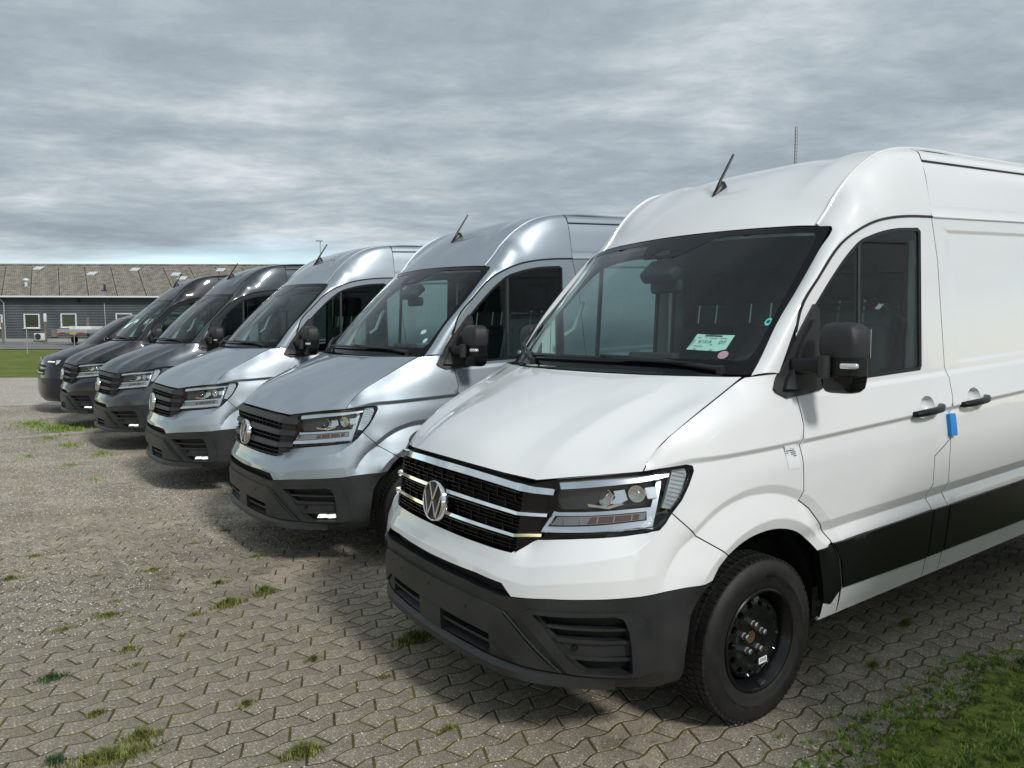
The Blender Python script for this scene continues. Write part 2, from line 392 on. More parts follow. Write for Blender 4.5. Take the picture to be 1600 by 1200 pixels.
DR = [[-.03]*10+[-.03, -.03, -.035, -.04, -.04, -.04, -.04],
      [.01, .01, .012, .012, .004, .006, .008, .009, .010, .010, 0, -.01, -.02, -.026, -.026, -.026, -.026],
      [.016, .018, .022, .022, .015, .008, .006, .008, .010, .010, .006, .004, .002, .002, .002, .002, .002],
      [.008, .010, .014, .014, .010, .005, .002, .0, -.008, -.006, 0, .0, -.002, -.014, -.021, -.021, -.021],
      [-.008, -.008, -.010, -.012, -.012, -.013, -.016, -.026, -.040, -.018, -.008, -.003, -.001, 0, 0, 0, 0],
      [-.024, -.025, -.028, -.100, -.094, -.086, -.076, -.066, -.046, -.034, -.020, -.010, -.004, 0, 0, 0, 0],
      [-.032, -.034, -.05, -.1, -.094, -.087, -.079, -.071, -.056, -.046, -.032, -.018, -.008, -.004, -.004, -.004, -.004],
      [-.05, -.055, -.08, -.098, -.095, -.09, -.084, -.08, -.072, -.066, -.050, -.034, -.022, -.016, -.014, -.014, -.014],
      [-.05, -.055, -.08, -.098, -.095, -.09, -.084, -.08, -.070, -.058, -.037, -.020, -.008, -.002, .0, .0, .0],
      [-.051, -.056, -.081, -.099, -.096, -.091, -.085, -.082, -.080, -.075, -.064, -.050, -.036, -.020, -.019, -.019, -.019],
      [-.052, -.057, -.082, -.1, -.097, -.092, -.086, -.085, -.0995, -.108, -.1135, -.114, -.085, -.034, -.034, -.034, -.034],
      [-.06, -.07, -.09, -.11, -.11, -.10, -.10, -.10, -.12, -.13, -.135, -.13, -.075, -.047, -.046, -.046, -.046],
      [-.09]*12+[-.085, -.083, -.083, -.083, -.083]]
ZR = np.array(ZR); DR = np.array(DR); KR = len(ZR)
CREASE = np.array([1, 0, 1, 1, 1, 1, 0, 1, 1, 0, 1, 1, 1], bool)
# wheel-arch lines in (y, z): opening, flare crest, groove bottom, outer edge of the groove
AC = np.array([1.03, .56])
def _polar(L):
    L = np.array(L)-AC; a = np.arctan2(L[:, 1], L[:, 0]); o = np.argsort(a); return a[o], np.hypot(*L.T)[o]
A_OPEN = _polar([(.690, .60), (.698, .666), (.74, .723), (.79, .755), (.876, .794), (.993, .818), (1.116, .816), (1.236, .782), (1.32, .731), (1.377, .679), (1.40, .60)])
A_IN = _polar([(.63, .60), (.644, .667), (.706, .737), (.789, .793), (.892, .839), (1.0, .863), (1.104, .864), (1.213, .839), (1.307, .794), (1.383, .737), (1.44, .686), (1.47, .60)])
A_RIDGE = _polar([(.46, .62), (.505, .733), (.558, .791), (.637, .846), (.734, .912), (.872, .963), (1.008, .973), (1.092, .967), (1.18, .946), (1.26, .915), (1.345, .853), (1.412, .785), (1.469, .721), (1.53, .62)])
A_OUT = _polar([(.42, .66), (.50, .775), (.62, .866), (.717, .937), (.836, .985), (.961, 1.009), (1.082, 1.007), (1.18, .987), (1.28, .95), (1.375, .894), (1.442, .836), (1.51, .77), (1.60, .66)])
def arch_disp(y, z):
    a = np.arctan2(z-AC[1], y-AC[0]); r = np.hypot(y-AC[0], z-AC[1])
    ro, ri, rr, ru = [np.interp(a, *q) for q in (A_OPEN, A_IN, A_RIDGE, A_OUT)]
    d = np.where(r < ro, .004, np.where(r < ri, .004+.012*np.clip((r-ro)/(ri-ro), 0, 1), np.where(r < rr, .016-.030*np.clip((r-ri)/(rr-ri), 0, 1)**1.0, np.where(r < ru, -.014*(1-np.clip((r-rr)/(ru-rr), 0, 1)), 0))))
    w = np.clip((z-.60)/.10, 0, 1)*np.where(y < .8, np.clip((y-.40)/.18, 0, 1), 1)*np.where(y > 1.45, np.clip((1.60-y)/.15, 0, 1), 1)
    return d*w*((y > .3) & (y < 1.65) & (z > .58))
def body_d(s, z):
    s = np.abs(np.asarray(s, float)); z = np.asarray(z, float)
    Zk = np.array([pchip(SC, ZR[k], s) for k in range(KR)]); Dk = np.array([pchip(SC, DR[k], s) for k in range(KR)])
    i = np.clip((z[None] >= Zk).sum(0)-1, 0, KR-2); j = np.arange(len(s))
    z0, z1, d0, d1 = Zk[i, j], Zk[i+1, j], Dk[i, j], Dk[i+1, j]; h = np.maximum(z1-z0, 1e-5)
    sec = np.diff(Dk, axis=0)/np.maximum(np.diff(Zk, axis=0), 1e-5)
    def slope(k, side):
        k = np.asarray(k); sl = sec[np.clip(k-1, 0, KR-2), j]; sr = sec[np.clip(k, 0, KR-2), j]
        return np.where(CREASE[k], np.where(side > 0, sr, sl), np.where(sl*sr > 0, 2*sl*sr/np.where(sl+sr == 0, 1, sl+sr), 0))
    m0 = slope(i, 1); m1 = slope(i+1, -1); t = np.clip((z-z0)/h, -.5, 1.5)
    d = (2*t**3-3*t*t+1)*d0+(t**3-2*t*t+t)*h*m0+(-2*t**3+3*t*t)*d1+(t**3-t*t)*h*m1
    return d
def body(s, z, off=0., arch=True, recess=True):
    s = np.asarray(s, float); z = np.asarray(z, float); a = np.abs(s)
    x = np.interp(a, SD, PD[:, 0]); y = np.interp(a, SD, PD[:, 1]); nx = np.interp(a, SD, PN[:, 0]); ny = np.interp(a, SD, PN[:, 1])
    d = body_d(s, z)
    if arch: d = d+arch_disp(y, z)
    if recess:   # shallow stamped fields of the cargo side
        zz = z-.05*(y-2.6)
        for y0, y1 in ((2.66, 3.62), (3.92, 5.70)):
            e = np.minimum(np.minimum((y-(y0-.12*(zz-1.47)/.72))/.02, (y1-y)/.03), np.minimum((zz-1.475)/.022, (2.185-zz)/.018)); d = d-.009*np.clip(e, 0, 1)
    d = d+off
    return np.stack([np.sign(np.where(s == 0, 1, s))*(x+nx*d)*(np.where(a == 0, 0, 1) if False else 1), y+ny*d, z], 1)
def outward(P, F):
    """orient faces away from the middle of the van"""
    N = vnormals(P, F); c = np.array([0, 2.2, 1.2]); w = np.where(np.abs(P[:, 0:1]) > -1, 1, 1)
    if (N*(P-c)).sum() < 0: F = [t[::-1] for t in F]
    return F
ROW = lambda k, s0, s1, n=60: [(s, float(pchip(SC, ZR[k], np.array([abs(s)]))[0])) for s in np.linspace(s0, s1, n)]
def panel(name, outer, parent, mats=('paint_white', 'gap'), holes=(), sp=.035, rows=(), lines=(), inset=.0025, depth=.014, off=0., paint_slot=True, arch=True, recess=True, soft=.006, mirror=False):
    O = offset_poly(outer, inset) if inset else np.array(outer)
    lo, hi = O[:, 0].min(), O[:, 0].max()
    ln = [ROW(k, lo, hi) for k in rows]+list(lines)
    V, F = cdt(O, [np.array(h) for h in holes], sp, ln, soft)
    P = body(V[:, 0], V[:, 1], off(V) if callable(off) else off, arch, recess); F = outward(P, F)
    mi = None
    if depth: P, F, mi = flange(P, F, depth)
    o = mesh_obj(name, P, F, list(mats), parent, True, 50, mi, paint_slot)
    if mirror: return o, mirror_obj(o)
    return o
def YZ(L): return [(s_of(y), z) for y, z in L]
def slab(name, poly, parent, m, d0, thick, sp=.03, mirror=False, smooth=True, **k):
    """piece lying on the body surface: sheet at offset d0 with folded rim"""
    return panel(name, poly, parent, (m, m), sp=sp, inset=0, depth=thick, off=d0, paint_slot=False, mirror=mirror, **k)
# ------------------------------------------------------------------ control-net surfaces
def bessel(P, n, crease=()):
    """interpolate points (k,3) with n subdivisions per span"""
    P = np.asarray(P, float); k = len(P); h = np.maximum(np.linalg.norm(np.diff(P, axis=0), axis=1), 1e-6); sec = np.diff(P, axis=0)/h[:, None]
    ml = np.zeros_like(P); mr = np.zeros_like(P)
    for i in range(k):
        if i == 0: m = sec[0] if k == 2 else sec[0]*1.5-.5*((sec[0]*h[1]+sec[1]*h[0])/(h[0]+h[1])); ml[i] = mr[i] = m
        elif i == k-1: m = sec[-1] if k == 2 else sec[-1]*1.5-.5*((sec[-2]*h[-1]+sec[-1]*h[-2])/(h[-1]+h[-2])); ml[i] = mr[i] = m
        elif i in crease: ml[i] = sec[i-1]; mr[i] = sec[i]
        else: ml[i] = mr[i] = (sec[i-1]*h[i]+sec[i]*h[i-1])/(h[i-1]+h[i])
    out = []
    for i in range(k-1):
        for t in np.arange(n)/n: out.append((2*t**3-3*t*t+1)*P[i]+(t**3-2*t*t+t)*h[i]*mr[i]+(-2*t**3+3*t*t)*P[i+1]+(t**3-t*t)*h[i]*ml[i+1])
    out.append(P[-1]); return np.array(out)
def net(N, nr, nc, crow=(), ccol=()):
    N = np.asarray(N, float); A = np.array([bessel(r, nc, ccol) for r in N]); return np.stack([bessel(A[:, j], nr, crow) for j in range(A.shape[1])], 1)
def grid_faces(r, c): return [(i*c+j, i*c+j+1, (i+1)*c+j+1, (i+1)*c+j) for i in range(r-1) for j in range(c-1)]
def sheet(name, G, parent, mats=('paint_white', 'gap'), depth=.014, paint_slot=True, sharp=50, up=None):
    P = G.reshape(-1, 3); F = grid_faces(*G.shape[:2]); F = outward(P, F); mi = None
    if depth: P, F, mi = flange(P, F, depth)
    return mesh_obj(name, P, F, list(mats), parent, True, sharp, mi, paint_slot)
def mirror_net(N):
    """half net (rows, columns from x=0 outwards) to a full-width one"""
    N = np.asarray(N, float); M = N[:, :0:-1].copy(); M[..., 0] *= -1; return np.concatenate([M, N], 1)
# ------------------------------------------------------------------ the van
def make_van(chrome):
    root = empty('panel_van')
    # ---- bonnet
    hood = [[(0, .050, 1.088), (.22, .064, 1.083), (.41, .105, 1.070), (.565, .162, 1.058), (.70, .262, 1.083), (.80, .365, 1.099), (.858, .456, 1.107)],
            [(0, .100, 1.148), (.22, .112, 1.143), (.42, .165, 1.121), (.572, .231, 1.141), (.705, .318, 1.128), (.805, .405, 1.144), (.862, .487, 1.153)],
            [(0, .190, 1.213), (.22, .200, 1.207), (.427, .252, 1.184), (.580, .320, 1.209), (.715, .395, 1.186), (.81, .470, 1.202), (.868, .547, 1.210)],
            [(0, .310, 1.272), (.22, .318, 1.267), (.437, .362, 1.246), (.590, .430, 1.266), (.728, .495, 1.236), (.82, .555, 1.250), (.874, .620, 1.256)],
            [(0, .475, 1.340), (.22, .482, 1.335), (.453, .512, 1.317), (.612, .590, 1.341), (.745, .640, 1.307), (.83, .685, 1.316), (.880, .740, 1.325)],
            [(0, .630, 1.400), (.23, .638, 1.397), (.470, .660, 1.386), (.632, .740, 1.394), (.760, .790, 1.373), (.84, .825, 1.378), (.884, .865, 1.391)],
            [(0, .768, 1.450), (.25, .782, 1.450), (.485, .818, 1.451), (.655, .868, 1.453), (.770, .918, 1.455), (.845, .960, 1.456), (.884, .992, 1.457)]]
    N = np.array(hood); N[:, -1, 0] -= .003
    G = net(mirror_net(N), 6, 8, (), (3, 4, 8, 9))
    sheet('hood', G, root, depth=.022)
    # ---- windscreen (mapped from u in -1..1, v in 0..1)
    WB = np.array([(0, .790, 1.462), (.30, .812, 1.463), (.60, .888, 1.463), (.78, .972, 1.462), (.884, 1.055, 1.461)])
    WT = np.array([(0, 1.500, 2.163), (.30, 1.516, 2.161), (.58, 1.560, 2.155), (.74, 1.602, 2.148), (.848, 1.648, 2.140)])
    WM = (WB+WT)/2+np.array([(0, -.020, .020), (0, -.020, .020), (0, -.017, .017), (0, -.010, .01), (0.002, -.004, .004)])
    WG = net(mirror_net(np.stack([WB, WM, WT])), 10, 6); nr_, nc_ = WG.shape[:2]
    global WS
    def ws(U, off=0.):
        U = np.asarray(U, float); a = np.clip((U[:, 0]+1)/2, 0, 1)*(nc_-1); b = np.clip(U[:, 1], 0, 1)*(nr_-1); j = np.minimum(a.astype(int), nc_-2); i = np.minimum(b.astype(int), nr_-2); fa = (a-j)[:, None]; fb = (b-i)[:, None]
        P = WG[i, j]*(1-fa)*(1-fb)+WG[i, j+1]*fa*(1-fb)+WG[i+1, j]*(1-fa)*fb+WG[i+1, j+1]*fa*fb
        return P+np.array([0, -.70, .66])*off
    WS = ws
    outer = round_poly([(-.997, .004), (.997, .004), (.997, .996), (-.997, .996)], .04)
    hole = round_poly([(-.925, .085), (.90, .085), (.935, .14), (.93, .90), (.885, .948), (.27, .955), (.16, .835), (.13, .80), (-.07, .80), (-.10, .835), (-.14, .955), (-.885, .948), (-.93, .90)], .03, 5)
    cam_hole = round_poly([(-.045, .825), (.075, .825), (.045, .885), (-.01, .885)], .012, 3)
    V, F = cdt(outer, [hole, cam_hole], .045, soft=0); P = ws(V); F = outward(P, F)
    mesh_obj('windshield_frit', P, F, 'frit', root, True, 60)
    for nm, hp in (('windshield', hole), ('camera_window', cam_hole)):
        V, F = cdt(offset_poly(hp, -.004) if nm == 'windshield' else hp, [], .06 if nm == 'windshield' else .03, soft=0); P = ws(V, -.0015); F = outward(P, F)
        glassp = mesh_obj(nm, P, F, 'glass_screen', root, True, 60)
    # ---- A-pillar and high roof side
    pil = [((.884, 1.052, 1.461), (.937, 1.166, 1.470)), ((.884, 1.094, 1.51), (.938, 1.205, 1.545)), ((.875, 1.225, 1.68), (.935, 1.300, 1.715)), ((.866, 1.38, 1.842), (.930, 1.425, 1.868)),
           ((.856, 1.545, 2.022), (.922, 1.565, 2.005)), ((.849, 1.648, 2.138), (.918, 1.665, 2.078)), ((.770, 1.656, 2.152), (.916, 1.735, 2.113)), ((.775, 1.715, 2.222), (.915, 1.80, 2.139)),
           ((.780, 1.790, 2.316), (.914, 1.885, 2.169)), ((.785, 1.865, 2.391), (.914, 1.975, 2.190)), ((.790, 1.945, 2.455), (.915, 2.075, 2.206)), ((.796, 2.065, 2.525), (.916, 2.18, 2.220)),
           ((.80, 2.214, 2.572), (.917, 2.29, 2.229)), ((.80, 2.39, 2.600), (.918, 2.403, 2.236))]
    mids = {12: [(.838, 2.228, 2.555), (.857, 2.240, 2.518), (.893, 2.268, 2.385)], 13: [(.834, 2.396, 2.578), (.852, 2.40, 2.537), (.890, 2.402, 2.390)],
            11: [(.835, 2.095, 2.505), (.866, 2.13, 2.455), (.898, 2.16, 2.34)], 10: [(.835, 1.985, 2.432), (.874, 2.03, 2.375), (.900, 2.055, 2.295)], 9: [(.832, 1.908, 2.365), (.876, 1.935, 2.305), (.902, 1.958, 2.25)]}
    rows = []
    for i, (a, b) in enumerate(pil):
        a = np.array(a); b = np.array(b)
        if i in mids: m = [np.array(q) for q in mids[i]]
        else:
            L = np.linalg.norm(b-a); n = np.array((.62, -.62, .48)) if i < 6 else np.array((.75, -.35, .55)); bul = (.012, .016, .012) if i < 6 else (.24*L-.0, .27*L-.0, .17*L)
            if 6 <= i: bul = (.18*L, .20*L, .12*L)
            m = [a+(b-a)*t+n*q for t, q in zip((.28, .52, .78), bul)]
        rows.append([a]+m+[b])
    PG = net(rows, 4, 5, (), ())
    o = sheet('roof_side', PG, root); mirror_obj(o)
    inner = PG[:21].copy(); inner[..., 0] -= .03; inner[..., 1] += .035; inner[..., 2] -= .01
    o = sheet('pillar_trim', inner, root, ('interior_light',)*2, 0, False); mirror_obj(o)
    # cargo part of the high roof side
    cr = []
    for y, k in ((2.4085, 0), (3.2, 1), (4.4, 2), (5.6, 3), (5.93, 4)):
        dz = .055*(y-2.405); t = .012 if k >= 4 else 0
        cr.append([(.80-t, y, 2.600+dz), (.834-t, y, 2.579+dz), (.852-t, y, 2.538+dz), (.856-t, y, 2.530+dz), (.866-t, y, 2.49+dz), (.888-t, y, 2.39+dz), (.905-t, y, 2.30+dz), (.909-t, y, 2.285+dz), (.918-t, y, 2.240+dz)])
    cr = np.array(cr); cr[:, 3, 0] -= .006; cr[:, 7, 0] -= .003
    o = sheet('cargo_roof_side', net(cr, 5, 3, (), (2, 3, 6, 7)), root); mirror_obj(o)
    # ---- roof skin
    ctr = [(1.500, 2.166), (1.60, 2.258), (1.70, 2.340), (1.80, 2.412), (1.92, 2.487), (2.08, 2.560), (2.25, 2.612), (2.42, 2.640), (3.0, 2.676), (4.5, 2.74), (5.93, 2.79)]
    seam = [(.766, 1.652, 2.152), (.770, 1.715, 2.222), (.775, 1.790, 2.316), (.780, 1.865, 2.391), (.786, 1.945, 2.455), (.792, 2.065, 2.525), (.796, 2.214, 2.572), (.796, 2.39, 2.600), (.796, 3.0, 2.634), (.796, 4.5, 2.715), (.785, 5.93, 2.79)]
    fr = [(0, 1.500, 2.166), (.28, 1.516, 2.164), (.56, 1.556, 2.158), (.60, 1.568, 2.157), (.70, 1.605, 2.155), (.766, 1.652, 2.152)]
    rows = []
    for i, ((cy, cz), sm) in enumerate(zip(ctr, seam)):
        if i == 0: rows.append(fr); continue
        row = []; st = .006*min(1, max(0, (i-1.0)/1.5))
        for x, stp in ((0, 0), (.28, 0), (.57, 0), (.60, st), (.70, st)):
            t = (x/sm[0]); row.append((x, cy+(sm[1]-cy)*t**2.2, cz+(sm[2]-cz)*t**2.4+stp))
        row.append(sm); rows.append(row)
    RG = net(mirror_net(rows), 4, 4)
    sheet('roof', RG, root, depth=.012)
    inner = RG[:33].copy(); inner[..., 2] -= .045; inner[..., 1] += .03; sheet('roof_lining', inner, root, ('interior_light',)*2, 0, False)
    # raised drip moulding along the roof seam
    for sg in (1, -1):
        mb = MB(); pts = spline([(sg*(a[0]-.002+.004), a[1], a[2]+.003) for a in seam], 4); mb.tube(pts, .008, 6); mb.build('roof_moulding', 'paint_white', root, paint_slot=True)
    # ---- fender
    arch_open = [(2.07, .679), (2.013, .731), (1.929, .782), (1.809, .816), (1.686, .818), (1.57, .794), (1.483, .755)]
    arch_open = [tuple(q) for q in spline(arch_open, 4)]
    seam_l = [(1.483, .755), (1.43, .79), (1.335, .847), (1.285, .895), (1.231, .944)]
    hl_out = [(1.231, .944), (1.278, .992), (1.314, 1.045), (1.345, 1.100), (1.343, 1.117), (1.317, 1.123), (1.188, 1.114), (1.112, 1.106)]
    shut = [(1.112, 1.106), (1.148, 1.153), (1.216, 1.210), (1.328, 1.277), (1.452, 1.338), (1.568, 1.397), (1.689, 1.457)]
    shut = [tuple(q) for q in spline(shut, 4)]
    dgap = YZ([(1.276, 1.475), (1.260, 1.373), (1.280, 1.242), (1.258, 1.161), (1.272, 1.078), (1.276, .960), (1.258, .918), (1.331, .874), (1.426, .786), (1.498, .704)])
    fend = seam_l[:-1]+hl_out[:-1]+shut+[(1.745, 1.461), (1.859, 1.470)]+dgap+[(2.19, .692)]+arch_open[:-1]
    y_in = np.linspace(math.pi*.02, math.pi*.98, 40)
    def archline(A, lo=.0): return [(s_of(AC[0]+np.interp(a, *A)*math.cos(a)), AC[1]+np.interp(a, *A)*math.sin(a)) for a in np.linspace(.25, math.pi-.25, 46)]
    alines = [archline(A_IN), archline(A_RIDGE), archline(A_OUT)]
    fl, fr_ = panel('fender', fend, root, rows=(7, 8), lines=alines, sp=.028, mirror=True, soft=.005)
    # ---- painted bumper
    hl_bot = [(.605, .817), (.72, .832), (.832, .844), (1.039, .861), (1.120, .872), (1.165, .886), (1.198, .910), (1.231, .944)]
    low = [(1.395, .668), (1.352, .661), (1.267, .660), (1.181, .654), (1.073, .643), (.972, .639), (.874, .635), (.726, .626), (.564, .606)]
    half = [(.30, .767), (.525, .767)]+hl_bot+[(1.285, .895), (1.335, .847), (1.43, .79), (1.483, .755), (1.43, .715)]+low+[(.512, .648), (.36, .654)]
    full = [(0, .768)]+half+[(0, .646)]+[(-a, b) for a, b in half[::-1]]
    panel('front_bumper', full, root, rows=(3, 4), lines=alines[:2], sp=.032, soft=.005)
    # ---- black lower bumper
    blk = [(0, .606), (.30, .606), (.506, .597), (.564, .606)]+low[::-1][1:]+[(1.335, .62), (1.290, .547), (1.268, .398), (1.258, .285), (1.148, .268), (1.026, .281), (.952, .288), (.839, .300), (.60, .30)]
    blkf = blk+[(0, .30)]+[(-a, b) for a, b in blk[:0:-1]]
    fog_hole = [(.662, .560), (.972, .575), (1.008, .562), (1.026, .517), (1.036, .456), (1.043, .348), (.842, .352), (.745, .445)]
    lg = [[(.100, .425), (.438, .425), (.445, .345), (.100, .338)]]
    holes = [fog_hole]+lg; holes += [[(-a, b) for a, b in h[::-1]] for h in holes]
    o = panel('bumper_cover', blkf, root, ('plastic', 'plastic'), holes=[round_poly(h, .012, 3) for h in holes], sp=.035, depth=.045, paint_slot=False, inset=.001, rows=(1,), soft=0)
    # number-plate carrier, proud of the cover, with its slanted cut
    lic = [(0, .553), (.30, .553), (.470, .549), (.512, .540), (.560, .508), (.615, .462), (.673, .410), (.72, .372), (.762, .345), (.60, .348), (.50, .405), (.455, .432), (0, .434)]
    licf = lic+[(-a, b) for a, b in lic[-2:0:-1]]
    slab('plate_carrier', licf, root, 'plastic', .013, .016, soft=0)
    for s_, z_ in ((.0, .515), (.30, .50), (-.30, .50)):
        c = body(np.array([s_]), np.array([z_]), .0135)[0]; MB().lathe([(.001, .002), (.007, .002), (.009, 0)], c, 12, Matrix(((1, 0, 0), (0, 0, -1), (0, 1, 0)))).build('plate_plug', 'plastic_trim', root)
    for sg in (1, -1):
        mb = MB()
        dg = body(np.array([.528, .575, .63, .69, .735, .772]), np.array([.541, .508, .462, .410, .372, .343]), .006)
        dg[:, 0] *= sg; mb.tube(dg, .0045, 6); mb.build('slash_trim', 'plastic', root)
        c3 = body(np.array([.19]), np.array([.515]), .012)[0]
    # centre block and fins of the lower intake, backing
    slab('tow_cover', [(-.098, .432), (.098, .432), (.098, .336), (-.098, .336)], root, 'plastic', .012, .02, soft=0)
    for sg in (1, -1):
        for za, zb in ((.398, .386),):
            pl = [(sg*.10, za), (sg*.44, za), (sg*.44, zb), (sg*.10, zb)]
            slab('intake_bar', pl, root, 'plastic', .0, .03, soft=0)
        mb = MB()
        for s in np.linspace(.16, .40, 5):
            q = body(np.array([s, s]), np.array([.345, .425]), -.03); q[:, 0] *= sg
            mb.tube(q, .004, 4)
        tag(mb.build('intake_fin', 'plastic_trim', root), kind='stuff')
    bk = [(-1.1, .60), (1.1, .60), (1.1, .33), (-1.1, .33)]
    slab('intake_backing', bk, root, 'void', -.062, 0, sp=.08, soft=0)
    slab('upper_intake_backing', [(-.60, .665), (.60, .665), (.60, .58), (-.60, .58)], root, 'void', -.05, 0, sp=.08, soft=0)
    up_ = [(0, .612), (.30, .612), (.50, .603), (.50, .598), (.30, .600), (0, .600)]
    # splitter lip
    for nm, zt, zb, do in (('splitter', .312, .285, .026),):
        ss = np.linspace(-.98, .98, 70); w = np.clip((.98-np.abs(ss))/.45, 0, 1)
        A = body(ss, np.full(70, zt+.022), .004); B = body(ss, np.full(70, zt), .004); Bn = body(ss, np.full(70, zt), .03); B = B+(Bn-B)*w[:, None]; Cc = B.copy(); Cc[:, 2] = zb; D = body(ss, np.full(70, zb), -.03)
        Gs = np.stack([A, B, Cc, D], 0); sheet(nm, Gs, root, ('plastic',)*2, 0, False, sharp=25)
    # ---- fog panels
    fogp = [(.640, .572), (.877, .588), (1.045, .590), (1.083, .562), (1.110, .49), (1.127, .397), (1.128, .350), (1.066, .334), (.952, .340), (.801, .343), (.608, .549)]
    fogs = []
    for sg in (1, -1):
        oo = round_poly(fogp, .015, 3); hh = round_poly(fog_hole, .012, 3)
        pf = slab('fog_panel', oo*np.array([sg, 1]), root, 'plastic', .011, .016, holes=[hh*np.array([sg, 1])], soft=0)
        slab('fog_recess', offset_poly(fog_hole, -.004)*np.array([sg, 1]), pf, 'plastic_trim', -.045, 0, soft=0)
        for pl in ([(.712, .523), (1.028, .522), (1.030, .512), (.722, .512)], [(.745, .478), (1.034, .475), (1.036, .462), (.758, .462)], [(.758, .462), (1.036, .462), (1.040, .410), (.80, .410)], [(.790, .412), (1.040, .409), (1.041, .395), (.803, .397)]):
            slab('fog_slat', np.array(pl)*np.array([sg, 1]), pf, 'plastic', -.018 if pl[0][1] < .47 and pl[0][1] > .45 else -.006, .034, soft=0)
        dgp = [(.655, .560), (.678, .558), (.775, .445), (.868, .352), (.842, .352), (.738, .448)]
        slab('fog_edge', np.array(dgp)*np.array([sg, 1]), pf, 'plastic', -.012, .03, soft=0)
        mb = MB(); c = body(np.array([.822]), np.array([.440]), -.012)[0]; c[0] *= sg
        n = Vector((sg*.62, -.78, 0)).normalized(); M = n.to_track_quat('Z', 'Y').to_matrix()
        mb.lathe([(.001, .004), (.008, .004), (.009, .0), (.012, .0), (.013, -.006)], c, 16, M); mb.build('parking_sensor', 'plastic_trim', pf)
        if not chrome:
            slab('fog_lamp', np.array([(.915, .388), (.960, .391), (.972, .386), (1.030, .389), (1.034, .366), (.985, .364), (.97, .369), (.905, .366)])*np.array([sg, 1]), pf, 'lamp_white', -.012, .02, soft=0)
    # ---- headlights
    hl_in = [(.715, 1.070), (.680, 1.012), (.647, .919), (.605, .817)]
    hlp = [(.605, .817)]+hl_bot[1:]+hl_out[1:]+[(1.036, 1.101), (.881, 1.090), (.715, 1.070), (.680, 1.012), (.647, .919)]
    for sg in (1, -1):
        m_ = np.array([sg, 1])
        h = panel('headlight', np.array(hlp)*m_, root, ('lamp_body', 'gloss_black'), sp=.04, inset=.003, depth=.01, off=-.075, paint_slot=False, arch=False, soft=0)
        slab('lamp_bezel', np.array(hlp)*m_, h, 'gloss_black', .000, .085, holes=[offset_poly(hlp, .010)*m_], arch=False, soft=0)
        def piece(nm, L, mt, off, th, k=0.):
            zm = lambda V: np.interp(np.abs(V[:, 0]), [.6, .9, 1.2], [np.mean([q[1] for q in L])]*3)
            of2 = off if not k else (lambda V: off+k*(V[:, 1]-zm(V)))
            return slab(nm, np.array(L)*m_, h, mt, of2, th, arch=False, soft=0)
        piece('brow', [(.722, 1.060), (.881, 1.080), (1.036, 1.092), (1.10, 1.096), (1.15, 1.108), (1.262, 1.113), (1.243, 1.080), (1.114, 1.063), (.935, 1.049), (.735, 1.030)], 'chrome_soft', -.020, .03, -.35)
        piece('running_light', [(.632, .852), (.884, .871), (1.155, .892), (1.238, 1.078), (1.212, 1.066), (1.160, .962), (.712, .934), (.700, .920), (1.137, .947), (1.133, .914), (.884, .893), (.665, .876), (.700, .920), (.712, .934), (.690, .936), (.640, .868)], 'chrome_soft', -.018, .018, -.30)
        piece('light_guide', [(.672, .878), (.884, .895), (1.128, .916), (1.134, .943), (.712, .917)], 'drl_grey', -.020, .012)
        for s_ in (.745, .825, .905, .985, 1.065):
            zl = np.interp(s_, [.672, .884, 1.128], [.878, .895, .916])+.004; zh = np.interp(s_, [.712, 1.134], [.917, .943])-.003
            piece('guide_divider', [(s_, zl), (s_+.005, zl), (s_+.010, zh), (s_+.005, zh)], 'chrome_soft', -.0165, .004)
        for t_ in np.linspace(.08, .92, 9):
            z_ = .965+t_*.145; sl = 1.205+.056*t_; sr = np.interp(z_, [.955, 1.01, 1.085, 1.11], [1.236, 1.282, 1.319, 1.315])
            piece('marker_rib', [(sl+.004, z_), (sr-.004, z_-.012), (sr-.004, z_-.008), (sl+.004, z_+.004)], 'drl_grey', -.0135, .004)
        piece('turn_reflector', [(.86, .897), (1.10, .918), (1.104, .938), (.88, .924)], 'reflector_red', -.0175, .004)
        piece('lower_chrome', [(.625, .828), (.884, .852), (1.039, .866), (1.150, .884), (1.150, .890), (.884, .868), (.632, .850)], 'chrome', -.010, .02, .5)
        piece('side_marker', [(1.262, 1.112), (1.20, .962), (1.238, .955), (1.285, 1.01), (1.322, 1.085), (1.318, 1.11)], 'lens_frost', -.016, .02)
        piece('inner_fin', [(.722, 1.025), (.935, 1.043), (.99, 1.046), (.88, .955), (.73, .944), (.70, .99)], 'lamp_body', -.035, .02)
        for cs, cz, rr in ((.955, 1.000, .030), (1.105, 1.012, .030)):
            c = body(np.array([cs]), np.array([cz]), -.045, False)[0]; k = np.interp(cs, SD, PN[:, 0]), np.interp(cs, SD, PN[:, 1]); c[0] *= sg
            M = Vector((sg*k[0]*.6, k[1]-.4, 0)).normalized().to_track_quat('Z', 'Y').to_matrix(); mb = MB()
            mb.lathe([(.001, .032), (rr*.45, .029), (rr*.8, .018), (rr*.95, .004), (rr, 0)], c, 20, M); mb.build('projector_lens', 'glass_lamp', h)
            mb = MB(); mb.lathe([(rr, -.01), (rr*1.02, .006), (rr*1.12, .006), (rr*1.2, -.01), (.001, -.012)], c, 24, M); mb.build('projector_ring', 'chrome', h)
        piece('reflector_bowl', [(.985, 1.022), (1.05, 1.028), (1.058, .992), (1.02, .978), (.975, .978)], 'chrome', -.036, .014, -.5)
        piece('reflector_bowl', [(1.142, 1.034), (1.198, 1.038), (1.188, .998), (1.145, .995)], 'chrome', -.036, .014, -.5)
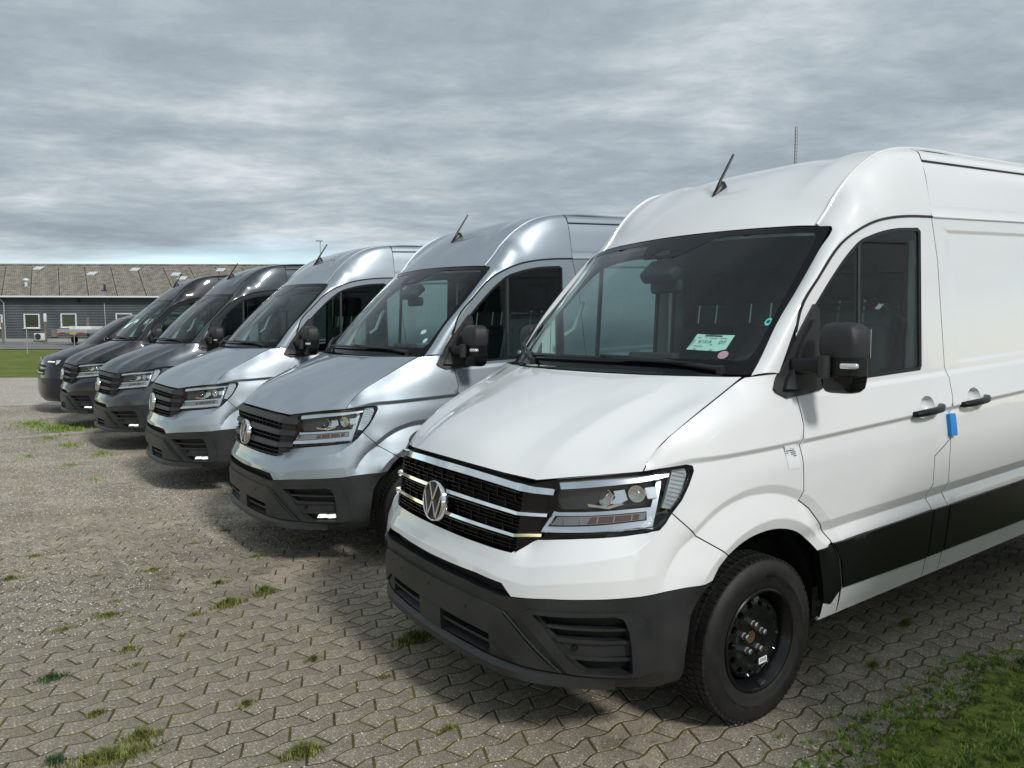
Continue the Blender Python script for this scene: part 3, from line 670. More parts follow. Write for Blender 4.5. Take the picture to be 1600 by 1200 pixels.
        piece('reflector_bowl', [(.86, .974), (.96, .966), (1.02, .982), (1.04, .975), (.97, .956), (.865, .963)], 'chrome', -.03, .01)
        piece('lamp_cover', offset_poly(hlp, .004), 'glass_lamp', -.001, 0)
    # ---- grille
    grille = empty('grille'); grille.parent = root
    def gpt(x, t):       # grille plane, t 0 bottom (z .775) .. 1 top (z 1.075)
        a = min(abs(x)/.53, 1); return .026+.05*a**2.2+t*(.022+.02*a)
    zt = lambda x, t: .772+t*(.296-.030*(abs(x)/.56)**2)
    def bar(z0, z1, m, fwd=.016, name='grille_bar', wrap=True, back=.035, parent=grille, xin=0., endf=.0, xmax=.535):
        for sides in ((1, -1),):
            xs = [x for x in np.linspace(-xmax, xmax, 31)]
            if xin: pass
            pts = []
            for x in xs: pts.append((x, x, None))
            rows_ = [[], [], [], []]
            def addp(x, y, za, zb, f): 
                for r_, (yy, zz) in enumerate(((y+back, za), (y-f+.45*max(0, za-zb-.012), za-.003), (y-f, zb+.004), (y+back, zb))): rows_[r_].append((x, yy, zz))
            def zz(x, z): return z-.030*(abs(x)/.56)**2*(z-.772)/.296
            cor = lambda sg: None
            seq = []
            if wrap:
                tt = ((z0+z1)/2-.817)/.25
                xe = .585+.055*tt; ye = .170+.03*tt
                seq.append((-xe, ye, .010)); seq.append((-(xe+xmax)/2, (ye+gpt(xmax, .5))/2, .016))
            for x in xs: seq.append((x, gpt(x, ((z0+z1)/2-.772)/.296), fwd))
            if wrap: seq.append(((xe+xmax)/2, (ye+gpt(xmax, .5))/2, .016)); seq.append((xe, ye, .010))
            for x, y, f in seq: addp(x, y, zz(x, z1), zz(x, z0), f)
            Gb = np.array(rows_); P = Gb.reshape(-1, 3); F = grid_faces(*Gb.shape[:2])
            N_ = vnormals(P, F)
            if N_[:, 1].mean() > 0: F = [q[::-1] for q in F]
            return mesh_obj(name, P, F, m, parent, True, 30)
    # backing
    gb = [(x, gpt(x, t)+.05, zt(x, t)) for t in np.linspace(-.02, 1.0, 5) for x in np.linspace(-.528, .528, 25)]
    mesh_obj('grille_backing', gb, grid_faces(5, 25), 'void', grille, True, 60)
    # side cheeks
    for sg in (1, -1):
        A = [(sg*.533, gpt(.53, t)+.004, zt(.53, t)) for t in np.linspace(-.01, .985, 6)]
        B = [(sg*(.562+.080*max(0, (z-.817)/.253)), .167+.034*max(0, (z-.817)/.253), z) for (_, _, z) in [(0, 0, q) for q in np.linspace(.815, 1.066, 6)]]
        Gc = np.array([A, B]).transpose(1, 0, 2); o = sheet('grille_cheek', Gc, grille, ('gloss_black' if chrome else 'plastic',)*2, .01, False)
    if chrome:
        bar(1.036, 1.071, 'chrome', .018); bar(1.026, 1.033, 'chrome', .014, wrap=False)
        bar(.931, .953, 'chrome', .018); bar(.919, .927, 'chrome', .013, wrap=False)
        bar(.836, .857, 'chrome', .018); bar(.824, .832, 'chrome', .013, wrap=False)
        for z in (.785, .800, .871, .888, .902, .967, .985, 1.003): bar(z-.002, z+.002, 'gloss_black', -.004, 'grille_slat', False, .02)
        mb = MB()
        for z0, z1, o_ in ((.985, 1.018, 0), (.955, .985, .05), (.888, .914, 0), (.858, .888, .05), (.79, .818, 0)):
            for x in np.arange(-.50+o_, .52, .10):
                t0 = (z0-.772)/.296; mb.box((x, gpt(x, t0)+.012, (z0+z1)/2-.02*(x/.56)**2), (.004, .02, z1-z0))
        tag(mb.build('grille_lattice', 'gloss_black', grille, False), kind='stuff')
    else:
        bar(1.022, 1.074, 'plastic', .016); bar(.928, .972, 'plastic', .018); bar(.834, .878, 'plastic', .018); bar(.772, .785, 'plastic', .012)
        for z in (.806, .902, .998): bar(z-.006, z+.006, 'plastic', .004, 'grille_slat', True, .03)
        mb = MB()
        for z0, z1 in ((.785, .834), (.878, .928), (.972, 1.022)):
            for x in np.arange(-.51, .52, .06): mb.box((x, gpt(x, .5)+.014, (z0+z1)/2-.015*(x/.56)**2), (.004, .02, z1-z0))
        tag(mb.build('grille_lattice', 'plastic_trim', grille, False), kind='stuff')
    # ---- emblem
    RB = .091; ec = Vector((0, .003, .889)); tilt = Matrix.Rotation(R(84), 4, 'X')
    EM = Matrix.Translation(ec) @ tilt
    mb = MB(); M3 = EM.to_3x3()
    emb = MB().lathe([(.001, .002), (RB*.9, .002), (RB*.99, -.006), (RB, -.05)], ec, 40, M3).build('emblem', 'gloss_black', root)
    MB().lathe([(RB*.915, .000), (RB*.92, .008), (RB*.96, .011), (RB*1.0, .006), (RB*1.02, -.02)], ec, 40, M3).build('emblem_ring', 'chrome', emb)
    def stroke(mb, a, b, w):
        a = Vector(a)*RB; b = Vector(b)*RB; w *= RB; t = (b-a).normalized(); n = Vector((-t.y, t.x))*w/2
        mb.prism([(a+n)[:], (b+n)[:], (b-n)[:], (a-n)[:]], .010, EM)
    ltr = MB()
    for sg in (1, -1):
        stroke(ltr, (sg*.40, .82), (sg*.035, .08), .12); stroke(ltr, (sg*.83, .36), (sg*.40, -.78), .12); stroke(ltr, (sg*.385, -.76), (sg*.03, -.02), .12)
    ltr.box(EM @ Vector((0, RB*.10, .005)), (RB*.22, .010, RB*.13), M3 @ Matrix.Rotation(R(-90), 3, 'X') if False else None)
    ltr.build('emblem_letters', 'chrome', emb, False)
    # ---- doors
    gut = YZ([(1.270, 1.61), (1.274, 1.643), (1.305, 1.735), (1.442, 1.889), (1.61, 2.046), (1.749, 2.119), (1.893, 2.171), (2.037, 2.201), (2.188, 2.22), (2.403, 2.235)])
    gut = [gut[0]]+[tuple(q) for q in spline(gut[1:], 4)]
    rear = YZ([(2.461, 2.019), (2.526, 1.464), (2.548, 1.407), (2.551, 1.308), (2.522, 1.228), (2.529, 1.092)])
    br = YZ([(2.372, 1.012), (2.366, .867), (2.322, .815), (2.367, .727), (2.362, .478), (2.362, .374)])
    frontg = YZ([(1.605, .342), (1.611, .459), (1.567, .602), (1.498, .704), (1.426, .786), (1.331, .874), (1.258, .918), (1.276, .960), (1.272, 1.078), (1.258, 1.161), (1.280, 1.242), (1.260, 1.373), (1.276, 1.475), (1.283, 1.55)])
    doorp = gut+rear+br+frontg
    wtop = [(1.398, 1.755), (1.522, 1.882), (1.659, 2.005), (1.765, 2.076), (1.855, 2.107), (2.041, 2.150), (2.27, 2.172)]
    win = YZ([tuple(q) for q in spline(wtop, 4)]+[(2.298, 2.155), (2.300, 1.475), (2.285, 1.453), (1.797, 1.428), (1.42, 1.408)])
    cup = [(s_of(2.285)+.072*math.cos(a), 1.268+.055*math.sin(a)+.012*math.cos(a)) for a in np.linspace(0, 2*math.pi, 20, endpoint=False)]
    cup2 = [(s_of(2.765)+.072*math.cos(a), 1.292+.055*math.sin(a)+.012*math.cos(a)) for a in np.linspace(0, 2*math.pi, 20, endpoint=False)]
    def both(fn):
        a = fn(); return a, mirror_obj(a)
    def handle(door, ys, zc, cup):
        c = np.array(cup); cen = c.mean(0); P = [tuple(q) for q in body(c[:, 0], c[:, 1], -.001)]; F = []; n = len(c)
        for sc_, dp in ((.86, -.022), (.6, -.034), (.3, -.040)):
            q = cen+(c-cen)*sc_; P += [tuple(x) for x in body(q[:, 0], q[:, 1], dp)]
        for r_ in range(3):
            for k in range(n): F.append((r_*n+k, r_*n+(k+1) % n, (r_+1)*n+(k+1) % n, (r_+1)*n+k))
        F.append(tuple(3*n+k for k in range(n))); F = outward(np.array(P), F)
        bowl = mesh_obj('handle_cup', P, F, 'paint_white', door, True, 60, None, True)
        sl = .055; ya = np.array([-.135, -.125, -.08, 0, .08, .115, .13]); q = body(s_of(ys)+ya, zc-.012+sl*ya+np.array([-.004, -.003, 0, .001, .003, .010, .012]))
        q[:, 0] += np.array([-.012, .012, .026, .032, .028, .016, -.01]); mb = MB(); mb.tube(q, [.012, .016, .018, .018, .018, .017, .012], 10)
        for i, p in enumerate(mb.v): pass
        h = mb.build('door_handle', 'plastic_trim', door); return bowl, h
    def deep_mirror(o):
        m = mirror_obj(o)
        for ch in [c for c in col.objects if c.parent == o]: mirror_obj(ch, m)
        return m
    door = panel('door', doorp, root, rows=(3, 4, 7, 8, 10, 11), holes=[win, cup], lines=alines[1:], sp=.036, soft=.005)
    handle(door, 2.285, 1.262, cup)
    def inset_yz(p, d): return offset_poly(p, d)
    slab('window_seal', offset_poly(win, -.004), door, 'seal', -.002, .02, holes=[offset_poly(win, .017)], soft=0)
    slab('window_glass', offset_poly(win, .002), door, 'glass_side', -.008, 0, soft=0, sp=.08)
    slab('window_divider', YZ([(1.752, 2.07), (1.772, 2.08), (1.760, 1.43), (1.738, 1.43)]), door, 'plastic', -.004, .02, soft=0)
    slab('door_lining', YZ([(1.32, .95), (1.30, 1.40), (2.27, 1.445), (2.45, 1.40), (2.35, .75), (1.50, .75)]), door, 'interior_dark', -.09, 0, sp=.1, soft=0)
    lower = YZ([(1.505, .690), (1.575, .602), (1.615, .463), (2.355, .478), (2.362, .731), (2.34, .733)])
    lower = YZ([(1.508, .692), (1.572, .602), (1.615, .464), (2.355, .480), (2.360, .735)])
    slab('side_moulding', lower, door, 'plastic_trim', .010, .014, soft=0)
    deep_mirror(door)
    # rubber gutter line above the door
    g3 = body(np.array([q[0] for q in gut[1:]]), np.array([q[1] for q in gut[1:]]), .001); g3 = [tuple(q) for q in g3]
    for sg in (1, -1): MB().tube([(sg*x, y, z+.003) for x, y, z in g3], .0065, 6).build('door_gutter', 'seal', root)
    g4 = [(.920, y, 2.238+.055*(y-2.405)) for y in np.linspace(2.405, 5.9, 12)]
    for sg in (1, -1): MB().tube([(sg*x, y, z) for x, y, z in g4], .006, 6).build('side_gutter', 'paint_white', root, paint_slot=True)
    g5 = [(.8535, y, 2.533+.055*(y-2.405)) for y in np.linspace(2.405, 5.9, 12)]
    for sg in (1, -1): MB().tube([(sg*x, y, z) for x, y, z in g5], .005, 6).build('roof_gutter', 'seal', root)
    # ---- cargo side
    slide_l = YZ([(2.521, .85), (2.492, .806), (2.531, .729), (2.525, .46), (2.525, .381)])
    bpil = [rear[-1]]+slide_l+br[::-1]
    gz = lambda y: 2.236+.055*(y-2.405)
    slide = [gut[-1]]+rear+slide_l+YZ([(3.30, .414), (3.76, .434), (3.80, .80), (3.78, 1.40), (3.72, gz(3.72)), (3.0, gz(3.0))])
    quarter = YZ([(3.72, gz(3.72)), (3.78, 1.40), (3.80, .80), (3.76, .434), (4.22, .455), (4.245, .62), (4.33, .74), (4.48, .83), (4.64, .86), (4.80, .83), (4.95, .74), (5.03, .62), (5.05, .50), (5.93, .53), (5.93, gz(5.93)), (4.8, gz(4.8))])
    both(lambda: panel('side_pillar', bpil, root, rows=(3, 4), sp=.04, soft=.005))
    sld = panel('sliding_door', slide, root, rows=(3, 4, 7, 8, 10, 11), holes=[cup2], sp=.05, soft=.005,
                lines=[YZ([(y, z+.05*(y-2.6)) for y in np.linspace(2.55, 3.7, 30)]) for z in (1.475, 1.497, 2.185, 2.167)])
    handle(sld, 2.765, 1.286, cup2)
    slab('side_moulding', YZ([(2.535, .49), (2.54, .738), (3.78, .797), (3.77, .535)]), sld, 'plastic_trim', .010, .014, soft=0)
    deep_mirror(sld)
    q_ = panel('quarter_panel', quarter, root, rows=(3, 4, 7, 8, 10, 11), sp=.07, soft=.005)
    slab('side_moulding', YZ([(3.79, .536), (3.80, .798), (4.33, .825), (4.22, .62), (4.20, .555)]), q_, 'plastic_trim', .010, .014, soft=0)
    slab('side_moulding', YZ([(5.08, .60), (5.02, .78), (4.97, .855), (5.90, .90), (5.90, .63)]), q_, 'plastic_trim', .010, .014, soft=0)
    deep_mirror(q_)
    slab('side_moulding', YZ([(2.368, .482), (2.373, .732), (2.525, .737), (2.520, .487)]), root, 'plastic_trim', .0095, .014, mirror=True, soft=0)
    # black closing piece behind the front wheel and the sills
    slab('arch_end', YZ([(1.384, .672), (1.44, .688), (1.495, .690), (1.560, .598), (1.602, .462), (1.535, .40), (1.475, .42), (1.44, .54)]), root, 'plastic_trim', .006, .03, mirror=True, soft=0)
    both(lambda: panel('sill', YZ([(1.472, .335), (1.478, .415), (1.535, .398), (1.600, .455), (1.605, .341)]), root, sp=.05, soft=0))
    for sg in (1, -1):
        ys = np.linspace(1.47, 4.2, 12); q = body(np.array([s_of(y) for y in ys]), .336+.043*(ys-1.5), -.008); q[:, 0] *= sg
        MB().tube(q, .008, 6).build('sill_edge', 'paint_white', root, paint_slot=True)
    # rear end
    oy = 5.93; prof = [(.965, .54), (1.0, .95), (.985, 1.48), (.95, 1.65), (.918, 2.43), (.85, 2.73), (.80, 2.79)]
    for sg in (1, -1):
        P = [(0.004*sg, oy, .54)]+[(sg*x, oy, z) for x, z in prof]+[(.004*sg, oy, 2.79)]
        P2 = [(x, y+.03, z) for x, y, z in P]; n = len(P)
        rd = mesh_obj('rear_door', P+P2, [tuple(range(n)), tuple(range(2*n-1, n-1, -1))]+[(i, (i+1) % n, n+(i+1) % n, n+i) for i in range(n)], 'paint_white', root, False, None, None, True)
        MB().rbox((sg*.93, 5.965, 1.1), (.10, .03, .5), .012).build('tail_light', 'reflector_red', root)
    MB().rbox((0, 5.98, .55), (1.9, .12, .14), .02).build('rear_bumper', 'plastic', root)
    # ---- door mirrors with triangular sail
    sail = YZ([(1.392, 1.770), (1.30, 1.662), (1.265, 1.615), (1.166, 1.475), (1.119, 1.408), (1.128, 1.393), (1.188, 1.367), (1.30, 1.375), (1.44, 1.392), (1.428, 1.75)])
    for sg in (1, -1):
        mir = empty('door_mirror'); mir.parent = root
        slab('mirror_sail', np.array(sail)*np.array([sg, 1]), mir, 'plastic', .012, .03, soft=0)
        # raised face of the sail
        slab('sail_facet', np.array(YZ([(1.36, 1.70), (1.290, 1.615), (1.225, 1.50), (1.165, 1.405), (1.30, 1.40), (1.36, 1.42)]))*np.array([sg, 1]), mir, 'plastic', .034, .04, soft=0)
        hd = .27   # housing shells: loft of rounded sections along z
        def shell(zs, name, m, rr=.035):
            rows_ = []
            for z, hx, hy, cx, cy in zs:
                ring = round_poly([(-hx, -hy*.9), (hx*.9, -hy), (hx, hy), (-hx, hy)], rr, 5); rows_.append([(sg*(cx+a), cy+b+.22*a, z) for a, b in ring])
            P = [p for r_ in rows_ for p in r_]; m_ = len(rows_[0]); F = [(i*m_+k, i*m_+(k+1) % m_, (i+1)*m_+(k+1) % m_, (i+1)*m_+k) for i in range(len(rows_)-1) for k in range(m_)]
            F += [tuple(range(m_)), tuple((len(rows_)-1)*m_+k for k in range(m_))]
            return mesh_obj(name, P, F, m, mir, True, 45)
        shell([(1.541, .076, .052, 1.130, 1.335), (1.56, .080, .056, 1.130, 1.335), (1.615, .080, .058, 1.129, 1.335), (1.648, .076, .056, 1.127, 1.337), (1.669, .069, .049, 1.123, 1.341), (1.682, .058, .038, 1.118, 1.346), (1.688, .042, .022, 1.114, 1.350)], 'mirror_cap', 'plastic', .026)
        shell([(1.466, .068, .048, 1.138, 1.338), (1.542, .070, .049, 1.136, 1.337)], 'mirror_band', 'plastic_trim', .02)
        shell([(1.390, .046, .030, 1.122, 1.345), (1.396, .060, .039, 1.125, 1.342), (1.414, .071, .047, 1.130, 1.338), (1.464, .077, .052, 1.132, 1.335)], 'mirror_lower', 'gloss_black', .025)
        MB().rbox((sg*1.178, 1.297, 1.507), (.072, .03, .024), .008, rot=Matrix.Rotation(sg*R(12), 3, 'Z')).build('mirror_indicator', 'lens_frost', mir)
        MB().rbox((sg*1.02, 1.272, 1.502), (.17, .080, .070), .016, rot=Matrix.Rotation(sg*R(14), 3, 'Z')).build('mirror_arm', 'plastic_trim', mir)
        MB().lathe([(.018, -.048), (.026, -.045), (.026, .045), (.018, .048)], (sg*1.085, 1.262, 1.502), 14, None, True).build('mirror_hinge', 'plastic', mir)
        MB().box((sg*1.130, 1.405, 1.60), (.15, .004, .12)).build('mirror_glass', 'chrome', mir)
    # ---- wipers, cowl
    cow = []
    for off_y, z in ((.0, 1.458), (.03, 1.447), (.10, 1.435)):
        cow.append([(x*1.0, y+off_y-.004, z-.004) for x, y, _ in mirror_net(WB[None])[0]])
    sheet('cowl', np.array(cow), root, ('plastic_trim',)*2, 0, False)
    def wiper(u0, v0, u1, v1, uh, vh):
        w = empty('wiper'); w.parent = root
        us = np.linspace(u0, u1, 12); vv = np.linspace(v0, v1, 12)+.012*np.sin(np.linspace(0, math.pi, 12)); b = ws(np.stack([us, vv], 1), .022)
        MB().tube(b, [.005]+[.0085]*10+[.005], 6).build('wiper_blade', 'seal', w)
        k = len(b)//2; a = ws(np.array([(uh, vh)]), .03)[0]; mid = (a+b[k])/2+np.array([0, -.012, .016])
        MB().tube([a, mid, b[k]+np.array([0, -.008, .012])], [.014, .009, .007], 8).build('wiper_arm', 'seal', w)
        MB().lathe([(.020, -.02), (.020, .012), (.012, .018)], a, 12, None, True).build('wiper_pivot', 'seal', w)
    wiper(-.40, .050, .62, .040, .78, .006); wiper(-.965, .205, -.42, .030, -.30, .006)
    # ---- aerial
    aer = MB(); P = []
    for t, w_, h_ in ((0, .004, .006), (.12, .013, .020), (.35, .021, .042), (.6, .025, .056), (.82, .024, .046), (1, .014, .008)):
        y = 1.79+.115*t; zr = np.interp(y, [1.7, 1.8, 1.92], [2.338, 2.411, 2.480]); P.append([(w_*math.cos(a), y, zr-.012+(h_+.012)*max(0, math.sin(a))) for a in np.linspace(0, math.pi, 9)])
    Gp = np.array(P); base = sheet('aerial_foot', Gp, root, ('plastic_trim',)*2, 0, False)
    MB().tube([(0, 1.835, 2.455), (0, 1.860, 2.508), (0, 1.964, 2.664)], [.013, .0085, .0068], 8).build('aerial_rod', 'plastic_trim', root)
    # ---- cabin
    cab = empty('cabin'); cab.parent = root
    dash = [[(x, y, z) for x, y, z in ((-.82, .98, 1.435), (-.4, .86, 1.435), (0, .82, 1.435), (.4, .86, 1.435), (.82, .98, 1.435))],
            [(-.84, 1.16, 1.425), (-.4, 1.13, 1.44), (0, 1.12, 1.445), (.4, 1.13, 1.455), (.84, 1.16, 1.43)],
            [(-.84, 1.30, 1.38), (-.4, 1.32, 1.40), (0, 1.34, 1.41), (.4, 1.34, 1.42), (.84, 1.30, 1.38)],
            [(-.84, 1.36, 1.20), (-.4, 1.42, 1.18), (0, 1.45, 1.15), (.4, 1.42, 1.18), (.84, 1.36, 1.20)],
            [(-.84, 1.30, .80), (-.4, 1.32, .80), (0, 1.34, .80), (.4, 1.32, .80), (.84, 1.30, .80)]]
    sheet('dashboard', net(dash, 3, 3), cab, ('interior_dark',)*2, 0, False)
    mb = MB().rbox((0.02, 1.33, 1.47), (.34, .06, .13), .015); mb.build('display', 'interior_dark', cab)
    MB().rbox((.42, 1.26, 1.455), (.36, .16, .07), .03).build('instrument_hood', 'interior_dark', cab)
    sw = Matrix.Rotation(R(-32), 3, 'X'); ring = [Vector((.45, 1.55, 1.36))+sw @ Vector((.19*math.cos(a), 0, .19*math.sin(a))) for a in np.linspace(0, 2*math.pi, 25)]
    MB().tube(ring, .014, 8, False).tube([Vector((.45, 1.55, 1.36))+sw @ Vector((-.18, 0, 0)), Vector((.45, 1.55, 1.36))+sw @ Vector((.18, 0, 0))], .016, 6).build('steering_wheel', 'interior_dark', cab)
    for x in (.55, -.05, -.47):
        seat = MB().rbox((x, 2.08, .95), (.46 if x > 0 else .40, .50, .18), .05).rbox((x, 2.26, 1.33), (.46 if x > 0 else .40, .15, .72), .06, rot=Matrix.Rotation(R(-12), 3, 'X')); seat.build('seat', 'fabric', cab)
        if x > .3:
            sw_ = MB().rbox((x+.01, 2.22, 1.42), (.56, .26, .74), .07, 5, Matrix.Rotation(R(-12), 3, 'X')); sw_.v = [(p[0]+rng.normal(0, .012), p[1]+rng.normal(0, .014), p[2]+rng.normal(0, .012)) for p in sw_.v]; sw_.build('seat_wrap', 'wrap_film', cab, True, 15)
        MB().rbox((x, 2.32, 1.925), (.26, .11, .21), .045).build('headrest', 'fabric', cab)
        for d in (-.055, .055): MB().tube([(x+d*1.35, 2.30, 1.70), (x+d*1.35, 2.32, 1.86)], .007, 6).build('headrest_post', 'bolt', cab)
    MB().box((0, 2.52, 1.40), (1.66, .02, 1.9)).build('partition', 'partition', cab)
    for sg in (1, -1):
        MB().rbox((sg*.855, 2.41, 1.60), (.05, .12, 1.05), .015).build('belt_pillar_trim', 'interior_light', cab)
        MB().tube([(sg*.84, 1.40, 1.62), (sg*.80, 1.44, 1.66), (sg*.80, 1.50, 1.80), (sg*.835, 1.54, 1.83)], .014, 8).build('grab_handle', 'interior_light', cab)
        MB().tube([(sg*.82, 2.36, 2.05), (sg*.82, 2.34, 1.60), (sg*.80, 2.30, 1.2)], .012, 6).build('seat_belt', 'interior_dark', cab)
    p0 = ws(np.array([(0, .80)]), -.05)[0]
    MB().rbox(p0+np.array([0, .03, -.03]), (.24, .14, .07), .02, rot=Matrix.Rotation(R(40), 3, 'X')).rbox(p0+np.array([0, .06, -.11]), (.22, .05, .075), .02).build('sensor_housing', 'interior_dark', cab)
    MB().box((0, 1.2, .55), (1.60, 1.3, .30)).box((0, .82, .80), (1.25, .70, .5)).build('bonnet_light_block', 'void', cab, False)  # unseen black boxes added to stop light passing through under the bonnet
    MB().box((0, 4.2, .52), (1.80, 3.4, .06)).box((0, 3.7, .42), (.5, 3.6, .14)).build('underbody', 'void', root, False)
    # ---- wheels
    def wheel(cy, cz, sg, name='wheel'):
        w = empty(name); w.parent = root; w.location = (sg*.885, cy, cz)
        M = Matrix(((0, 0, 1), (1, 0, 0), (0, 1, 0))) if sg > 0 else Matrix(((0, 0, -1), (-1, 0, 0), (0, 1, 0)))
        R0 = .350
        tp = [(.205, -.105), (.222, -.112), (.27, -.120), (.315, -.116), (.338, -.102), (.346, -.088), (.350, -.06), (.351, 0), (.350, .06), (.346, .088), (.338, .102), (.318, .115), (.290, .119), (.262, .1165), (.259, .1145), (.240, .112), (.226, .106), (.214, .098)]
        MB().lathe(tp, n=72, M=M).build('tyre', 'tyre', w)
        mb = MB()
        for k in range(72):
            a = 2*math.pi*k/72
            for (h0, h1, da) in ((-.098, -.062, 0), (-.052, -.020, .35), (-.012, .012, .0), (.020, .052, .35), (.062, .100, 0)):
                aa = a+da*2*math.pi/72; c0, s0 = math.cos(aa), math.sin(aa); r_ = .3482 if abs(h0+h1) < .12 else .3442
                Mb = Matrix(((-s0, 0, c0), (c0, 0, s0), (0, 1, 0)))
                mb.box(M @ Vector((r_*c0, r_*s0, (h0+h1)/2)), (.0235, h1-h0, .012), M @ Mb)
        tag(mb.build('tread_block', 'tyre', w, False), kind='stuff')
        mb = MB()      # raised cross-hatch bands on the sidewall
        for k in range(150):
            a = 2*math.pi*k/150
            if math.sin(2*a) < .1: continue
            for dirn in (1, -1):
                q = [M @ Vector(((r_)*math.cos(a+dirn*(r_-.29)*.6), (r_)*math.sin(a+dirn*(r_-.29)*.6), .1195-.35*max(0, r_-.292))) for r_ in (.272, .290, .310)]
                mb.tube(q, .0012, 3, False)
        tag(mb.build('sidewall_relief', 'tyre', w, False), kind='stuff')
        rim = [(.206, -.10), (.212, -.09), (.196, -.07), (.185, .0), (.186, .07), (.196, .086), (.201, .100), (.208, .110), (.2155, .112), (.221, .108), (.222, .095)]
        MB().lathe(rim, n=56, M=M).build('rim', 'rim_black', w)
        ang = np.linspace(0, 2*math.pi, 56, endpoint=False); outer = [(.188*math.cos(a), .188*math.sin(a)) for a in ang]; ctrh = [(.032*math.cos(a), .032*math.sin(a)) for a in np.linspace(0, 2*math.pi, 20, endpoint=False)]
        hs = [[(.150*math.cos(b)+.0165*math.cos(a), .150*math.sin(b)+.0165*math.sin(a)) for a in np.linspace(0, 2*math.pi, 12, endpoint=False)] for b in 2*math.pi*np.arange(14)/14]
        V, F = cdt(outer, [ctrh]+hs, .018, soft=0); r_ = np.hypot(*V.T); h_ = np.interp(r_, [.0, .075, .095, .118, .135, .165, .18, .19], [.062, .062, .064, .076, .080, .072, .050, .020])
        P = np.array([M @ Vector((a, b, c)) for (a, b), c in zip(V, h_)]); ax = np.array(M @ Vector((0, 0, 1)))
        if (vnormals(P, F)@ax).mean() < 0: F = [t[::-1] for t in F]
        P, F, _ = flange(P, F, .012); mesh_obj('wheel_disc', P, F, 'steel_black', w, True, 40)
        for k in range(5):
            a = 2*math.pi*k/5+.3; c = M @ Vector((.060*math.cos(a), .060*math.sin(a), .060))
            MB().lathe([(.016, 0), (.016, .008), (.0125, .010), (.0125, .026), (.008, .030)], c, 6, M, True).build('wheel_bolt', 'bolt', w, False)
        MB().lathe([(.034, .02), (.033, .052), (.028, .058), (.020, .056), (.001, .054)], (0, 0, 0), 20, M).build('hub', 'rust', w)
        MB().lathe([(.20, -.10), (.16, -.02), (.12, .0), (.001, .0)], (0, 0, 0), 24, M).build('brake_drum', 'void', w)
        return w
    for sg in (1, -1):
        wheel(1.018, .350, sg); wheel(4.64, .350, sg)
        # arch liners
        for cy, zc in ((1.03, .43), (4.64, .45)):
            mb = MB(); ys = []
            rows_ = [[(sg*x, cy+r_*math.cos(a), zc+r_*math.sin(a)*(1.0)) for a in np.linspace(-.35, math.pi+.1, 22)] for x, r_ in ((.965, .385), (.90, .40), (.55, .40), (.55, .05))]
            G_ = np.array(rows_); mb = mesh_obj('arch_liner', G_.reshape(-1, 3), grid_faces(*G_.shape[:2]), 'void', root, True, 60)
    return root
def children(o): return [c for c in bpy.data.objects if c.parent == o]
def paint_van(root, m):
    for c in children(root):
        for q in [c]+children(c):
            if 'paint' in q: q.material_slots[0].material = MAT[m]
def copy_tree(o, kids, parent=None):
    c = o.copy(); col.objects.link(c); c.parent = parent
    for ch in kids.get(o.name, ()): copy_tree(ch, kids, c)
    return c
# ------------------------------------------------------------------ the ground
fh = Vector((fw.x, fw.y, 0)).normalized(); rh = Vector((rt.x, rt.y, 0))
def vw(u, dep, z=0.): p = Vector((CAM.x, CAM.y, 0))+fh*dep+rh*u; return Vector((p.x, p.y, z))     # a point of the yard: right of / ahead of where one stands
def ground_z(dep): return float(np.interp(dep, [0, 30, 50, 58, 66, 400], [0, 0, .30, .60, .66, .66]))
def nodemat(name, fn, rough=.9):
    m = bpy.data.materials.new(name); m.use_nodes = True; nt = m.node_tree; b = nt.nodes['Principled BSDF']; b.inputs['Roughness'].default_value = rough; b.inputs['Specular IOR Level'].default_value = .3
    tc = nt.nodes.new('ShaderNodeTexCoord')
    def noise(scale, detail=4, rough_=.55, vec=None):
        n = nt.nodes.new('ShaderNodeTexNoise'); n.inputs['Scale'].default_value = scale; n.inputs['Detail'].default_value = detail; n.inputs['Roughness'].default_value = rough_; nt.links.new(vec or tc.outputs['Object'], n.inputs['Vector']); return n.outputs['Fac']
    def voro(scale, out='Color', rnd=1.):
        n = nt.nodes.new('ShaderNodeTexVoronoi'); n.inputs['Scale'].default_value = scale; n.inputs['Randomness'].default_value = rnd; nt.links.new(tc.outputs['Object'], n.inputs['Vector']); return n.outputs[out]
    def ramp(v, stops):
        r = nt.nodes.new('ShaderNodeValToRGB'); nt.links.new(v, r.inputs[0]); e = r.color_ramp.elements
        e[0].position, e[0].color = stops[0][0], (*stops[0][1], 1); e[1].position, e[1].color = stops[-1][0], (*stops[-1][1], 1)
        for p, c in stops[1:-1]: a = e.new(p); a.color = (*c, 1)
        return r.outputs[0]
    def mix(f, a, b_, mode='MIX'):
        n = nt.nodes.new('ShaderNodeMixRGB'); n.blend_type = mode
        for i, v in enumerate((f, a, b_)):
            if isinstance(v, (int, float)): n.inputs[i].default_value = v
            elif isinstance(v, tuple): n.inputs[i].default_value = (*v, 1)
            else: nt.links.new(v, n.inputs[i])
        return n.outputs[0]
    def bump(h, s, dist=.01):
        n = nt.nodes.new('ShaderNodeBump'); n.inputs['Strength'].default_value = s; n.inputs['Distance'].default_value = dist; nt.links.new(h, n.inputs['Height']); nt.links.new(n.outputs[0], b.inputs['Normal'])
    c = fn(noise, voro, ramp, mix, bump); nt.links.new(c, b.inputs['Base Color']); MAT[name] = m; return m
